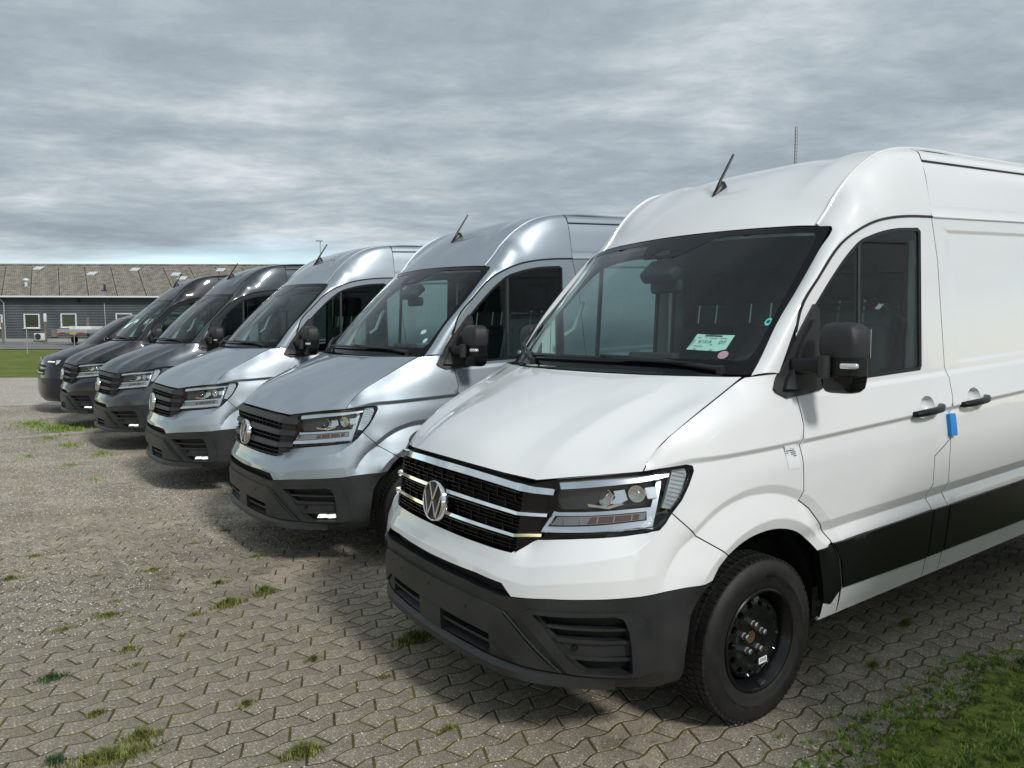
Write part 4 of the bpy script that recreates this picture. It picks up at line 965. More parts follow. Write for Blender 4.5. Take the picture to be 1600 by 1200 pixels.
def m_field(noise, voro, ramp, mix, bump):
    a = ramp(noise(.9, 6), [(.3, (.13, .18, .028)), (.5, (.185, .235, .04)), (.7, (.26, .275, .065))]); b = ramp(noise(14, 6, .7), [(.3, (.45, .45, .4)), (.7, (1, 1, 1))])
    bump(noise(30, 6, .7), .8, .05); return mix(.8, a, b, 'MULTIPLY')
nodemat('lawn', m_field)
def m_gravel(noise, voro, ramp, mix, bump):
    a = ramp(noise(.5, 5), [(.35, (.34, .30, .245)), (.6, (.45, .405, .34))]); b = ramp(voro(55), [(0, (.45, .42, .40)), (.5, (.95, .93, .9)), (1, (1.5, 1.45, 1.4))])
    g = ramp(noise(1.3, 6, .65), [(.56, (0, 0, 0)), (.66, (1, 1, 1))]); bump(voro(55, 'Distance'), .6, .02)
    return mix(mix(.55, g, (0, 0, 0)), mix(.8, a, b, 'MULTIPLY'), (.14, .15, .05))
nodemat('gravel', m_gravel)
def m_light_gravel(noise, voro, ramp, mix, bump):
    a = ramp(noise(.7, 4), [(.3, (.42, .385, .34)), (.7, (.52, .49, .44))]); b = ramp(voro(40), [(0, (.5, .48, .46)), (.5, (.95, .93, .9)), (1, (1.4, 1.38, 1.35))]); bump(voro(40, 'Distance'), .6, .03); return mix(.85, a, b, 'MULTIPLY')
nodemat('light_gravel', m_light_gravel)
def grit_col(voro, ramp, mix, noise): return mix(1., ramp(noise(2.2, 5), [(.3, (.335, .298, .246)), (.7, (.455, .408, .345))]), ramp(voro(95), [(0, (.35, .33, .31)), (.5, (.9, .88, .86)), (1, (1.75, 1.7, 1.62))]), 'MULTIPLY')
def cover(noise, ramp):
    nt = noise.__closure__ and [c.cell_contents for c in noise.__closure__ if hasattr(c.cell_contents, 'nodes')][0]
    g = nt.nodes.new('ShaderNodeNewGeometry'); s = nt.nodes.new('ShaderNodeSeparateXYZ'); nt.links.new(g.outputs['Position'], s.inputs[0])
    m = nt.nodes.new('ShaderNodeMapRange'); m.inputs[1].default_value = -2.4; m.inputs[2].default_value = -5.2; nt.links.new(s.outputs[0], m.inputs[0])
    a = nt.nodes.new('ShaderNodeMath'); a.operation = 'MULTIPLY_ADD'; a.inputs[1].default_value = 2.2; nt.links.new(noise(1.6, 6, .62), a.inputs[0]); a.inputs[2].default_value = -1.6
    b = nt.nodes.new('ShaderNodeMath'); b.operation = 'ADD'; b.use_clamp = True; nt.links.new(m.outputs[0], b.inputs[0]); nt.links.new(a.outputs[0], b.inputs[1])
    return ramp(b.outputs[0], [(.05, (0, 0, 0)), (.5, (.85, .85, .85))])
def m_bed(noise, voro, ramp, mix, bump):
    a = ramp(noise(60, 5), [(.3, (.030, .026, .018)), (.7, (.095, .082, .056))]); g = ramp(noise(2.6, 5, .62), [(.42, (0, 0, 0)), (.56, (1, 1, 1))]); bump(noise(220, 4), .5, .004)
    base_ = mix(g, a, ramp(noise(35, 3), [(.3, (.060, .066, .010)), (.7, (.135, .122, .022))])); return mix(cover(noise, ramp), base_, grit_col(voro, ramp, mix, noise))
nodemat('joint_bed', m_bed)
def m_paver(noise, voro, ramp, mix, bump):
    base = ramp(noise(3.5, 5), [(.3, (.335, .298, .246)), (.7, (.470, .422, .355))])
    cell = ramp(voro(6.5), [(0, (.72, .71, .70)), (1, (1.16, 1.14, 1.10))])
    grit = ramp(voro(260), [(0, (.35, .33, .31)), (.35, (.8, .79, .77)), (.75, (1.05, 1.05, 1.03)), (1, (2.3, 2.25, 2.15))])
    c = mix(1., mix(1., base, cell, 'MULTIPLY'), grit, 'MULTIPLY')
    lich = ramp(noise(42, 3, .5), [(.625, (0, 0, 0)), (.665, (1, 1, 1))]); patch = ramp(noise(.8, 3), [(.36, (0, 0, 0)), (.58, (1, 1, 1))])
    c = mix(mix(1., lich, patch, 'MULTIPLY'), c, (.72, .69, .62)); dark = ramp(noise(17, 5, .65), [(.53, (0, 0, 0)), (.70, (.65, .65, .65))]); c = mix(dark, c, (.12, .105, .085))
    c = mix(cover(noise, ramp), c, grit_col(voro, ramp, mix, noise))
    c = mix(1., c, ramp(noise(.55, 5, .6), [(.3, (.62, .61, .59)), (.5, (.88, .87, .85)), (.68, (1.06, 1.05, 1.03))]), 'MULTIPLY')
    c = mix(ramp(noise(1.9, 7, .68), [(.56, (0, 0, 0)), (.70, (.45, .45, .45))]), c, (.15, .145, .05))
    bump(noise(240, 5, .7), .55, .004); return c
nodemat('paver_concrete', m_paver)
def m_asphalt(noise, voro, ramp, mix, bump): bump(voro(80, 'Distance'), .3, .01); return ramp(noise(3, 6), [(.3, (.16, .16, .16)), (.7, (.23, .23, .225))])
nodemat('road_surface', m_asphalt)
mat('grass_blade', (.150, .265, .034), .7, noise=.4, nscale=9, var=(.30, .41, .07))
mat('weed', (.110, .155, .028), .75, noise=.45, nscale=30, var=(.25, .26, .065))
mat('grass_dry', (.20, .165, .06), .8, noise=.3, nscale=9)
mat('moss', (.085, .130, .014), .95, noise=.5, nscale=18, bump=.8, bscale=120, var=(.20, .24, .035))
mat('pebble', (.40, .375, .34), .85, noise=.55, nscale=45, var=(.85, .82, .76))
mat('leaf', (.055, .095, .030), .6, noise=.3, nscale=12)
mat('concrete_edge', (.33, .31, .28), .9, noise=.2, nscale=12, bump=.4, bscale=80)
# field: one sheet to the horizon
deps = [-400, -60, -12, 0, 10, 20, 30, 40, 50, 58, 66, 90, 150, 400, 1200]; us = [-900, -200, -90, -60, -40, -20, 0, 20, 60, 200, 900]
P = [tuple(vw(u, d, ground_z(d)-.03 if d < 62 else ground_z(d)-.03)) for d in deps for u in us]
tag(mesh_obj('ground', P, grid_faces(len(deps), len(us)), 'lawn', None, True, None), kind='structure')
def sheet_poly(name, poly, m, sp=.6, zf=None):
    V, F = cdt(poly, [], sp, soft=0); zz = zf or (lambda x, y: 0.); P = [(x, y, zz(x, y)) for x, y in V]
    if sum(np.cross(np.array(P[t[1]])-np.array(P[t[0]]), np.array(P[t[2]])-np.array(P[t[0]]))[2] for t in F[:20]) < 0: F = [t[::-1] for t in F]
    return tag(mesh_obj(name, P, F, m, None, True, None), kind='structure')
yard = [tuple(vw(u, d)[:2]) for u, d in ((-24, 25.6), (-15, 26.2), (-8, 25.4), (4, 26), (14, 24), (30, 20), (26, 4), (14, -14), (-6, -16), (-24, -8), (-26, 10))]
sheet_poly('gravel_yard', yard, 'gravel', 1.0, lambda x, y: -.012)
lg_ = [tuple(vw(u, d)[:2]) for u, d in ((-23.5, 25.4), (-15, 26.0), (-9, 25.2), (-4, 25.0), (-6, 17.3), (-11, 16.4), (-22, 15.6))]
sheet_poly('gravel_lane', lg_, 'light_gravel', 1.0, lambda x, y: -.008)
road = [tuple(vw(u, d)[:2]) for u, d in ((-80, 50), (-30, 50.5), (-10, 50), (30, 49), (30, 61.5), (-80, 61.5))]
sheet_poly('road', road, 'road_surface', 3.0, lambda x, y: ground_z((Vector((x, y, 0))-Vector((CAM.x, CAM.y, 0))).dot(fh))+.01)
# paving: wave-sided concrete stones, rows along y
X0, X1, Y0, Y1 = -10.7, 2.6, -4.6, 7.5
bed = tag(mesh_obj('paving', [(X0, Y0, -.0024), (X1, Y0, -.0024), (X1, Y1, -.0024), (X0, Y1, -.0024)], [(0, 1, 2, 3)], 'joint_bed', None, False), kind='structure')
PW, PL, AM = .1035, .195, .0115; SHX = -.075
def chain(k, y):
    ph = .04 if k % 2 else 0.; t = ((y-ph)/PL) % 1.0
    return k*PW+np.interp(t, [0, .333, .5, .833, 1], [AM, -AM, -AM, AM, AM])
def stone(k, j):
    """outline of stone j in row k (between chain k and k+1)"""
    if k % 2 == 0: a0, b0 = 0., .04
    else: a0, b0 = .04+.0975, .0975
    ya = j*PL+a0; yb = j*PL+b0
    brk = lambda y0, kk: sorted([y0, y0+PL]+[q for q in (((math.floor(y0/PL)+m)*PL+(.04 if kk % 2 else 0)+f*PL) for m in (-1, 0, 1, 2) for f in (0, .333, .5, .833)) if y0+.012 < q < y0+PL-.012])
    L = [(chain(k, y), y) for y in brk(ya, k)]; Rr = [(chain(k+1, y), y) for y in brk(yb, k+1)]
    return L+Rr[::-1]
def sheared(p): return (p[0]+SHX*p[1], p[1])
grass_poly = np.array([(1.78, -.2), (1.52, .62), (1.37, 1.05), (1.33, 1.5), (1.37, 1.9), (1.28, 2.3), (1.42, 2.8), (1.30, 3.4), (1.36, 4.4), (1.28, 6.5), (2.25, 6.5), (2.15, 3), (2.3, .9), (2.2, -.1)])
stones = []
for k in range(int((X0-.5)/PW), int((X1+.5)/PW)+1):
    for j in range(int(Y0/PL)-1, int(Y1/PL)+1):
        o = np.array([sheared(p) for p in stone(k, j)]); c = o.mean(0)
        if c[0] < X0+.06 or c[0] > X1 or c[1] < Y0 or c[1] > Y1: continue
        stones.append((o, c))
cen = np.array([c for _, c in stones]); core = pip(cen, grass_poly) & (seg_dist(cen, grass_poly) > .10)
stones = [s for s, q in zip(stones, core) if not q]
def stone_mesh(o, c, rn):
    o2 = offset_poly(o, .0052)-c; top = offset_poly(o, .0068)-c; n = len(o2); h = .0
    P = [(x, y, -.03) for x, y in o2]+[(x, y, -.0016) for x, y in o2]+[(x, y, h) for x, y in top]
    F = [tuple(2*n+i for i in range(n))]+[(r*n+i, r*n+(i+1) % n, (r+1)*n+(i+1) % n, (r+1)*n+i) for r in (0, 1) for i in range(n)]
    return P, F
def screen(c):
    d = Vector((c[0], c[1], 0))-CAM; z = d.dot(fw)
    return None if z < .2 else (800+1187.6*d.dot(r2)/z, 600-1187.6*d.dot(u2)/z, z)
rank = []
for i, (o, c) in enumerate(stones):
    q = screen(c)
    vis = q is not None and 0 <= q[0] <= 1600 and q[1] <= 1215
    if vis and c[0] < .98 and c[1] > .35 and -1.0 < c[0]: vis = False      # under the white van
    rank.append((q[2] if vis else 99+i*1e-6, i))
rank.sort(); near = {i for _, i in rank[:300]}
proto = {}; bulk = MB()
for i, (o, c) in enumerate(stones):
    tz = abs(rng.normal(0, .0009)); tx, ty = rng.normal(0, .007, 2); rz = rng.normal(0, .014)
    if i in near:
        key = tuple(np.round((o-c).ravel(), 3))
        if key not in proto:
            P, F = stone_mesh(o, c, rng); ob = mesh_obj('paver', P, F, 'paver_concrete', bed, True, 30); proto[key] = ob
        else:
            ob = proto[key].copy(); col.objects.link(ob)
        ob.location = (c[0], c[1], tz); ob.rotation_euler = (tx*.6, ty*.6, rz*.5)
    else:
        P, F = stone_mesh(o, c, rng); bulk.add([(x+c[0], y+c[1], z+tz+tx*y+ty*x) for x, y, z in P], F)
tag(bulk.build('paver_field', 'paver_concrete', bed, True, 30), kind='stuff')
for ob in proto.values(): pass
# concrete edging at the far end of the paving
for i in range(11):
    y = -4.4+i*1.02; MB().rbox((X0-.02-.30*(y+1.6)/1.45*.28, y, -.02), (.11, 1.0, .10), .012, rot=Matrix.Rotation(R(6), 3, 'Z')).build('kerb_stone', 'concrete_edge', bed)
# ---- grass and weeds
def blades(mb, cx, cy, n, rad, h, z=0., lean=.5, w=.004, ell=None):
    for _ in range(n):
        a = rng.uniform(0, 2*math.pi); r_ = rad*min(1.1, abs(rng.normal(0, .58)))
        ex, ey = (ell or (1, 1)); x = cx+r_*math.cos(a)*ex; y = cy+r_*math.sin(a)*ey; hh = h*rng.uniform(.35, 1.15)*(1-.45*min(1, r_/rad)); b = rng.uniform(0, 2*math.pi); l = lean*hh*rng.uniform(.2, 1.2)
        dx, dy = math.cos(b), math.sin(b); wx, wy = -dy*w*rng.uniform(.6, 1.3), dx*w*rng.uniform(.6, 1.3)
        m = (x+dx*l*.35, y+dy*l*.35, z+hh*.6); t = (x+dx*l, y+dy*l, z+hh)
        mb.add([(x-wx, y-wy, z-.004), (x+wx, y+wy, z-.004), (m[0]+wx*.8, m[1]+wy*.8, m[2]), (m[0]-wx*.8, m[1]-wy*.8, m[2]), t], [(0, 1, 2, 3), (3, 2, 4)])
gp = MB()
pts = rng.uniform((1.1, -.3), (2.3, 6.4), (5200, 2)); ins = pip(pts, grass_poly)
for x, y in pts[ins]:
    d = seg_dist(np.array([[x, y]]), grass_poly)[0]
    if y > 4.2 and rng.uniform() < .5: continue
    blades(gp, x, y, 10 if y < 3.2 else 5, .05, .014+.030*min(1, d/.25)*rng.uniform(.3, 1.3), .004, 1.0, .0034)
for _ in range(520):
    k = rng.integers(0, 9); a_ = grass_poly[k]; b_ = grass_poly[k+1]; q = a_+(b_-a_)*rng.uniform(); x = q[0]-abs(rng.normal(0, .085)); y = q[1]+rng.normal(0, .05)
    blades(gp, x, y, int(rng.integers(5, 22)), .03, .03*rng.uniform(.4, 1.2), 0, 1.0, .003)
tag(gp.build('grass_strip', 'grass_blade', None, False), 'ragged green grass strip between the white van and the right edge', 'grass', kind='stuff')
# mossy soil under it
gx, gy = np.meshgrid(np.linspace(.95, 2.35, 113), np.linspace(-.5, 6.4, 461)); Q = np.stack([gx.ravel(), gy.ravel()], 1); dd = seg_dist(Q, grass_poly)*np.where(pip(Q, grass_poly), 1, -1)
hz = np.clip((dd-.02+.06*np.sin(Q[:, 0]*23+Q[:, 1]*9)+.05*np.sin(Q[:, 0]*41-Q[:, 1]*31)+.04*np.sin(Q[:, 0]*87+Q[:, 1]*71))*.14, -.02, .014)+.004*np.sin(Q[:, 0]*70)*np.sin(Q[:, 1]*63)-.002
tag(mesh_obj('moss', [(x, y, z) for (x, y), z in zip(Q, hz)], grid_faces(461, 113), 'moss', None, True, None), 'dark green moss and soil mat under the grass strip', 'moss', kind='stuff')
def gpx(px, py):
    d = fw+r2*((px-800)/1187.6)-u2*((py-600)/1187.6); t = -CAM.z/d.z; p = CAM+d*t; return p.x, p.y
TG = 'larger grass tufts in the paving'
def tuft(px, py, n, rad, h, label=None, ell=None, m='weed', name='grass_tuft'):
    x, y = gpx(px, py); mb = MB()
    blades(mb, 0, 0, n, rad, h, 0, .8, .003, ell)
    o = mb.build(name, m, None, False); o.location = (x, y, 0); o.rotation_euler = (0, 0, rng.uniform(-.3, .3)); return tag(o, label or 'small green weed tuft growing in a paving joint', 'grass', TG)
tuft(358, 946, 520, .085, .055, 'bright green grass tuft, left one of the close pair in front of the silver van', (.6, 1.3))
tuft(414, 928, 360, .065, .065, 'bright green grass tuft, right one of the close pair in front of the silver van', (.6, 1.3))
tuft(645, 1000, 620, .085, .055, 'dark green grass tuft in the shade by the white van bumper', (.6, 1.5))
tuft(474, 1180, 420, .060, .055, 'tall green grass tuft between stones at the bottom edge, nearest the white van', (.6, 1.3))
tuft(172, 1186, 900, .10, .045, 'wide green grass patch at the bottom left of the paving', (.7, 1.8))
tuft(222, 1154, 260, .05, .05, 'green grass tuft just beyond the wide patch at bottom left', (.7, 1.5))
tuft(86, 1192, 200, .045, .035, 'low blue-green weed cushion in the bottom left corner', None, 'leaf')
tuft(80, 1062, 260, .055, .035, 'flat olive weed cushion near the left edge of the picture', (.7, 1.5), 'leaf')
jw = MB(); dm_ = MB()
for px, py, n, rad, h in ((343, 912, 140, .05, .035), (201, 1017, 130, .045, .035), (168, 963, 240, .09, .03), (490, 1032, 110, .04, .035), (385, 1102, 140, .04, .03), (151, 1117, 130, .04, .03), (402, 870, 120, .05, .03),
                          (238, 892, 150, .07, .03), (17, 906, 160, .07, .04), (306, 962, 80, .04, .03), (100, 985, 120, .06, .03), (350, 830, 70, .05, .03), (470, 845, 70, .05, .03), (1415, 978, 120, .03, .06), (1365, 1042, 110, .03, .045), (215, 1040, 60, .04, .02), (55, 870, 90, .06, .03), (700, 1140, 60, .03, .03), (600, 1060, 60, .03, .025), (285, 995, 60, .04, .025)):
    x, y = gpx(px, py); blades(jw, x, y, n, rad, h, 0, .8, .003, (.6, 1.4))
for _ in range(420):      # sprigs all along the joints
    k = rng.integers(int(-6/PW), int(1.2/PW)); y = rng.uniform(-2.6, .4); x = chain(k, y)+SHX*y
    if math.sin(x*2.1+y*1.3)+math.sin(x*.7-y*2.9) < .35: continue
    blades(jw, x, y, int(rng.integers(4, 14)), .018, .016, -.002, .9, .0022, (.5, 1.6))
tag(jw.build('joint_weeds', 'weed', None, False), 'small green weeds sprouting along the paving joints', 'weeds', kind='stuff')
for px, py in ((695, 1142), (330, 890), (260, 905), (180, 940), (70, 890), (150, 900), (420, 1010), (300, 850)):
    x, y = gpx(px, py); blades(dm_, x, y, 70, .05, .014, 0, .9, .003, (.7, 1.5))
tag(dm_.build('dry_moss', 'grass_dry', None, False), 'scattered brown dead moss on the paving', 'moss', kind='stuff')
tg_ = MB()
for x, y, rx, ry, n, h in ((-11.6, -.7, .9, .45, 1500, .055), (-12.6, -1.1, .9, .45, 700, .04), (-10.4, -1.0, .5, .3, 240, .03), (-9.4, -.8, .35, .25, 180, .045), (-8.6, -1.3, .5, .25, 160, .02), (-7.6, -.9, .4, .25, 140, .02), (-9.9, -1.7, .6, .25, 200, .02), (-8.3, -.5, .35, .2, 160, .035), (-6.4, -.75, .3, .2, 100, .025)): blades(tg_, x, y, n, 1., h, 0, .9, .006, (rx, ry))
tag(tg_.build('thin_grass', 'grass_blade', None, False), 'thin grass on the ground in front of the farther vans', 'grass', kind='stuff')
# loose grit and pebbles
pb = MB(); octa = [(1, 0, 0), (0, 1, 0), (-1, 0, 0), (0, -1, 0), (0, 0, .75), (0, 0, -.3)]; of_ = [(0, 1, 4), (1, 2, 4), (2, 3, 4), (3, 0, 4)]
def pebbles(n, lo, hi, smin, smax, keep=None):
    Q = rng.uniform(lo, hi, (n, 2))
    for x, y in Q:
        if keep and not keep(x, y): continue
        s = rng.uniform(smin, smax)*rng.uniform(.5, 1.0); a = rng.uniform(0, 6.28); c, d = math.cos(a), math.sin(a); e = rng.uniform(.6, 1.)
        pb.add([(x+s*(c*p[0]-d*p[1]*e), y+s*(d*p[0]+c*p[1]*e), s*p[2]+.001) for p in octa], of_)
nz = lambda x, y: math.sin(x*1.7+y*.6)+math.sin(x*.9-y*2.3)+rng.normal(0, .7)
pebbles(70000, (-10.5, -3.4), (-1.6, .8), .003, .0085, lambda x, y: nz(x, y) > -1.3+np.interp(x, [-4.2, -2.2], [0, 2.6]))
pebbles(9000, (-3.0, -2.6), (1.2, .6), .002, .006, lambda x, y: nz(x, y) > .6)
pebbles(4200, (.8, .6), (1.7, 3.2), .003, .007, lambda x, y: abs(x-1.27-.06*math.sin(y*7)) < .14+.1*rng.normal() and nz(x*3, y*3) > -.2)
pebbles(9000, (-24, -4), (-10.8, 1.2), .006, .016)
tag(pb.build('grit', 'pebble', None, False), 'loose pale grit scattered over paving and gravel', 'grit', kind='stuff')

# ------------------------------------------------------------------ background
mat('cladding', (.105, .118, .132), .6, noise=.15, nscale=.6)
mat('fibre_cement', (.255, .228, .190), .9, noise=.25, nscale=2.6, var=(.34, .31, .265))
mat('roof_joint', (.035, .03, .026), .9)
mat('white_upvc', (.75, .76, .76), .4); mat('skylight', (.62, .66, .70), .35); mat('zinc', (.50, .52, .54), .45, .4)
mat('room_dark', (.03, .034, .038), .8); mat('blind', (.42, .46, .44), .8); mat('wood_grey', (.20, .165, .125), .85, noise=.2, nscale=6)
mat('galv', (.42, .43, .44), .5, .5); mat('ac_white', (.66, .66, .64), .5); mat('trailer_grey', (.38, .39, .41), .5, .3); mat('tarp_white', (.70, .71, .72), .6); mat('tail_red', (.35, .02, .02), .4); mat('plate_yellow', (.55, .40, .05), .5)
mat('mast_red', (.28, .20, .19), .6); mat('plinth', (.40, .39, .37), .9)
BD = 62.0; ux = lambda px: (px-800)/1187.6*BD; zy = lambda py: CAM.z+(515-py)/1187.6*BD
FRAME = Matrix(((rh.x, fh.x, 0, CAM.x+fh.x*BD), (rh.y, fh.y, 0, CAM.y+fh.y*BD), (0, 0, 1, 0), (0, 0, 0, 1)))     # building axes: along the wall, into the building, up
bld = empty('warehouse'); bld.matrix_world = FRAME
tag(bld, 'long low slate-blue clad warehouse with weathered corrugated roof behind the vans', 'building')
U0, U1 = ux(-260), ux(820); ZE, ZB = 4.28, .60; RD, ZRG = 7.5, 7.45
MB().box(((U0+U1)/2, 3.9, (ZE+ZB)/2+.0), (U1-U0-.2, 7.4, ZE-ZB)).build('core', 'room_dark', bld, False)
wins = [(-.5, 5, 492.5, 514), (38.5, 63, 491, 513.5), (96, 120.5, 490.5, 512.5), (182, 207, 490, 512), (255, 280, 490, 512), (330, 356, 490, 512)]
cl = MB(); nb = 26; bh = (ZE-ZB-.25)/nb
WR = [(ux(a), ux(b), zy(d), zy(c)) for a, b, c, d in wins]
for i in range(nb):
    z0 = ZB+.25+i*bh; cuts = sorted([(a-.02, b+.02) for a, b, c, d in WR if c-.01 < z0+bh*.5 < d+.01]); x = U0; spans = []
    for a, b in cuts: spans.append((x, a)); x = b
    spans.append((x, U1))
    for a, b in spans:
        cl.add([(a, .17, z0), (b, .17, z0), (b, .11, z0+.035), (a, .11, z0+.035), (a, .165, z0+bh), (b, .165, z0+bh)], [(0, 1, 2, 3), (3, 2, 5, 4)])
tag(cl.build('cladding', 'cladding', bld, False), kind='stuff')
MB().box(((U0+U1)/2, .16, ZB+.10), (U1-U0, .12, .34)).build('plinth', 'plinth', bld, False)
for k, (a, b, c, d) in enumerate(WR):
    w = empty('window'); w.parent = bld; t = .085
    f = MB()
    for cc, dm in ((((a+b)/2, .12, d-t/2), (b-a, .12, t)), (((a+b)/2, .12, c+t/2), (b-a, .12, t)), ((a+t/2, .12, (c+d)/2), (t, .12, d-c-2*t)), ((b-t/2, .12, (c+d)/2), (t, .12, d-c-2*t))): f.box(cc, dm)
    f.build('frame', 'white_upvc', w, False)
    MB().box(((a+b)/2, .15, (c+d)/2), (b-a-2*t, .01, d-c-2*t)).build('pane', 'glass_house', w, False)
    MB().box(((a+b)/2, .19, (c+d)/2), (b-a-2*t, .01, d-c-2*t)).build('blind', 'room_dark' if k == 1 else 'blind', w, False)
    if k == 1: MB().box(((a+b)/2, .14, c+.42*(d-c)), (b-a-2*t, .02, .05)).build('transom', 'room_dark', w, False)
    MB().box(((a+b)/2, .06, c-.03), (b-a+.1, .14, .05)).build('sill', 'white_upvc', w, False)
# roof: corrugated sheets in slanted bays
rf = empty('roof'); rf.parent = bld
bay = 2.35; nbay = int((U1-U0)/bay)+2
for i in range(nbay):
    a = U0+i*bay; n = 40; P = []
    for r_ in range(9):
        t = r_/8; v = -.25+(RD+.25)*t; z = ZE-.02+(ZRG-ZE)*t
        for j in range(n+1): P.append((a+(bay-.06)*j/n-4.6*t, v, z+.05*math.cos(j/n*2*math.pi*13)+(.03 if r_ % 2 else 0)*0+.012*((r_*7+j) % 3 == 0)))
    mesh_obj('roof_sheet', P, grid_faces(9, n+1), 'fibre_cement', rf, True, 60)
MB().add([(U0, -.2, ZE-.10), (U1, -.2, ZE-.10), (U1, RD, ZRG-.10), (U0, RD, ZRG-.10)], [(0, 1, 2, 3)]).build('roof_underlay', 'roof_joint', rf, False)
MB().tube([(U0, RD, ZRG+.03), (U1, RD, ZRG+.03)], .10, 8).build('ridge_cap', 'fibre_cement', rf)
sl_n = lambda px, py: None
for px, py in ((67, 423), (150, 431), (217, 424.5), (280, 432), (290, 438), (350, 425), (420, 433)):
    dep_t = np.linspace(0, 1, 200); zz = ZE+(ZRG-ZE)*dep_t; vv = -.25+(RD+.25)*dep_t; pyv = 515-(zz-CAM.z)*1187.6/(BD+vv); k = int(np.argmin(abs(pyv-py))); u_ = (px-800)/1187.6*(BD+vv[k]); t = dep_t[k]
    sk = MB()
    for q in range(4): sk.tube([(u_-.45+q*.18, vv[k]-.18, zz[k]-.02), (u_-.45+q*.18, vv[k]+.45, zz[k]+.27)], .075, 6)
    sk.build('skylight', 'skylight', rf)
MB().tube([(ux(11)+.4, 2.2, 5.0), (ux(11)+.4, 2.2, 5.75)], .12, 10).lathe([(.26, 0), (.22, .12), (.05, .2)], (ux(11)+.4, 2.2, 5.72), 14).build('roof_vent', 'skylight', rf)
MB().tube([(ux(155), 1.2, 4.7), (ux(155), 1.2, 5.35)], .09, 8).box((ux(155), 1.2, 4.75), (.5, .4, .25)).build('roof_cowl', 'room_dark', rf)
MB().tube([(U0, -.36, ZE-.02), (U1, -.36, ZE-.02)], .075, 8).build('gutter', 'white_upvc', bld)
MB().tube([(ux(5), -.36, ZE-.05), (ux(9), .02, ZE-.5), (ux(9), .06, ZB+.1)], .05, 8).build('downpipe', 'zinc', bld)
MB().tube([(ux(165), .06, ZE-.5), (ux(166), .06, ZB+1.2)], .03, 6).build('downpipe', 'zinc', bld)
MB().rbox((ux(125), .04, ZE-.30), (.22, .2, .28), .04).build('wall_lamp', 'room_dark', bld)
MB().box((ux(86), .08, zy(521)), (.50, .1, .62)).build('wall_hatch', 'wood_grey', bld, False)
def thing_at(name, u, v, z, label, cat, group=None):
    o = empty(name); o.matrix_world = FRAME @ Matrix.Translation((u, v, z)); return tag(o, label, cat, group)
ac = thing_at('air_conditioner', ux(66.5), -.15, ZB+.12, 'white outdoor air-conditioning unit standing against the slate-blue warehouse wall', 'air conditioner')
MB().rbox((0, 0, .32), (.86, .34, .58), .02).build('casing', 'ac_white', ac)
for cx in (-.12,): MB().lathe([(.24, 0), (.25, .015), (.20, .02)], (cx, -.18, .32), 24, Matrix(((1, 0, 0), (0, 0, -1), (0, 1, 0)))).lathe([(.001, .0), (.20, .0)], (cx, -.174, .32), 24, Matrix(((1, 0, 0), (0, 0, -1), (0, 1, 0)))).build('fan_guard', 'room_dark', ac)
MB().box((0, 0, .02), (.7, .3, .05)).build('foot', 'zinc', ac, False)
for px, top, lb, hgt in ((73, 491, 'weathered timber post with a white box on top, before the warehouse', 1), (139, 497, 'plain weathered timber post left of the parked trailer load', 0), (6, 505, 'weathered timber post at the left edge before the warehouse', 0)):
    po = thing_at('timber_post', (px-800)/1187.6*57, -5, .58, lb, 'post'); h_ = CAM.z+(515-top)/1187.6*57-.58
    MB().box((0, 0, h_/2), (.11, .11, h_)).build('post_shaft', 'wood_grey', po, False)
    if hgt: MB().rbox((0, -.02, h_-.30), (.16, .16, .62), .02).build('post_box', 'white_upvc', po)
for i, (px, d) in enumerate(((43, 44), (117, 52), (205, 50))):
    p = thing_at('fence_post', (px-800)/1187.6*d, d-BD, ground_z(d), ('thin steel fence post standing in the lawn', 'thin steel fence post beside the trailer', 'thin steel fence post behind the grey van')[i], 'fence post'); MB().tube([(0, 0, 0), (0, 0, 1.55)], .025, 6).build('tube', 'galv', p)
fence = thing_at('wire_fence', 0, 0, 0, 'low sagging fence wire strung along the edge of the lawn', 'fence')
for zz in (.35, .8):
    MB().tube([((px-800)/1187.6*d, d-BD, ground_z(d)+zz-.04*s_) for px, d, s_ in ((-120, 40, 0), (-40, 42, 1), (43, 44, 0), (80, 48, 1), (117, 52, 0), (160, 51, 1), (205, 50, 0))], .008, 4).build('wire', 'galv', fence)
trl = thing_at('flatbed_trailer', (133-800)/1187.6*56, -6, .55, 'small grey flatbed trailer with white load before the warehouse', 'trailer')
MB().rbox((0, 0, .95), (2.1, 3.2, .30), .03).build('bed', 'trailer_grey', trl); MB().rbox((.25, .2, 1.18), (1.6, 2.4, .26), .05).build('load', 'tarp_white', trl)
for x in (-.85, .85):
    MB().lathe([(.12, -.09), (.30, -.09), (.32, 0), (.30, .09), (.12, .09)], (x, .2, .35), 20, Matrix(((0, 0, 1), (1, 0, 0), (0, 1, 0)))).build('wheel', 'tyre', trl)
    MB().rbox((x*.78, -1.62, .80), (.34, .05, .14), .01).build('tail_lamp', 'tail_red', trl)
MB().box((.1, -1.63, .80), (.45, .02, .12)).build('number_plate', 'plate_yellow', trl, False); MB().tube([(0, 1.6, .8), (0, 2.8, .7)], .05, 6).build('drawbar', 'trailer_grey', trl)
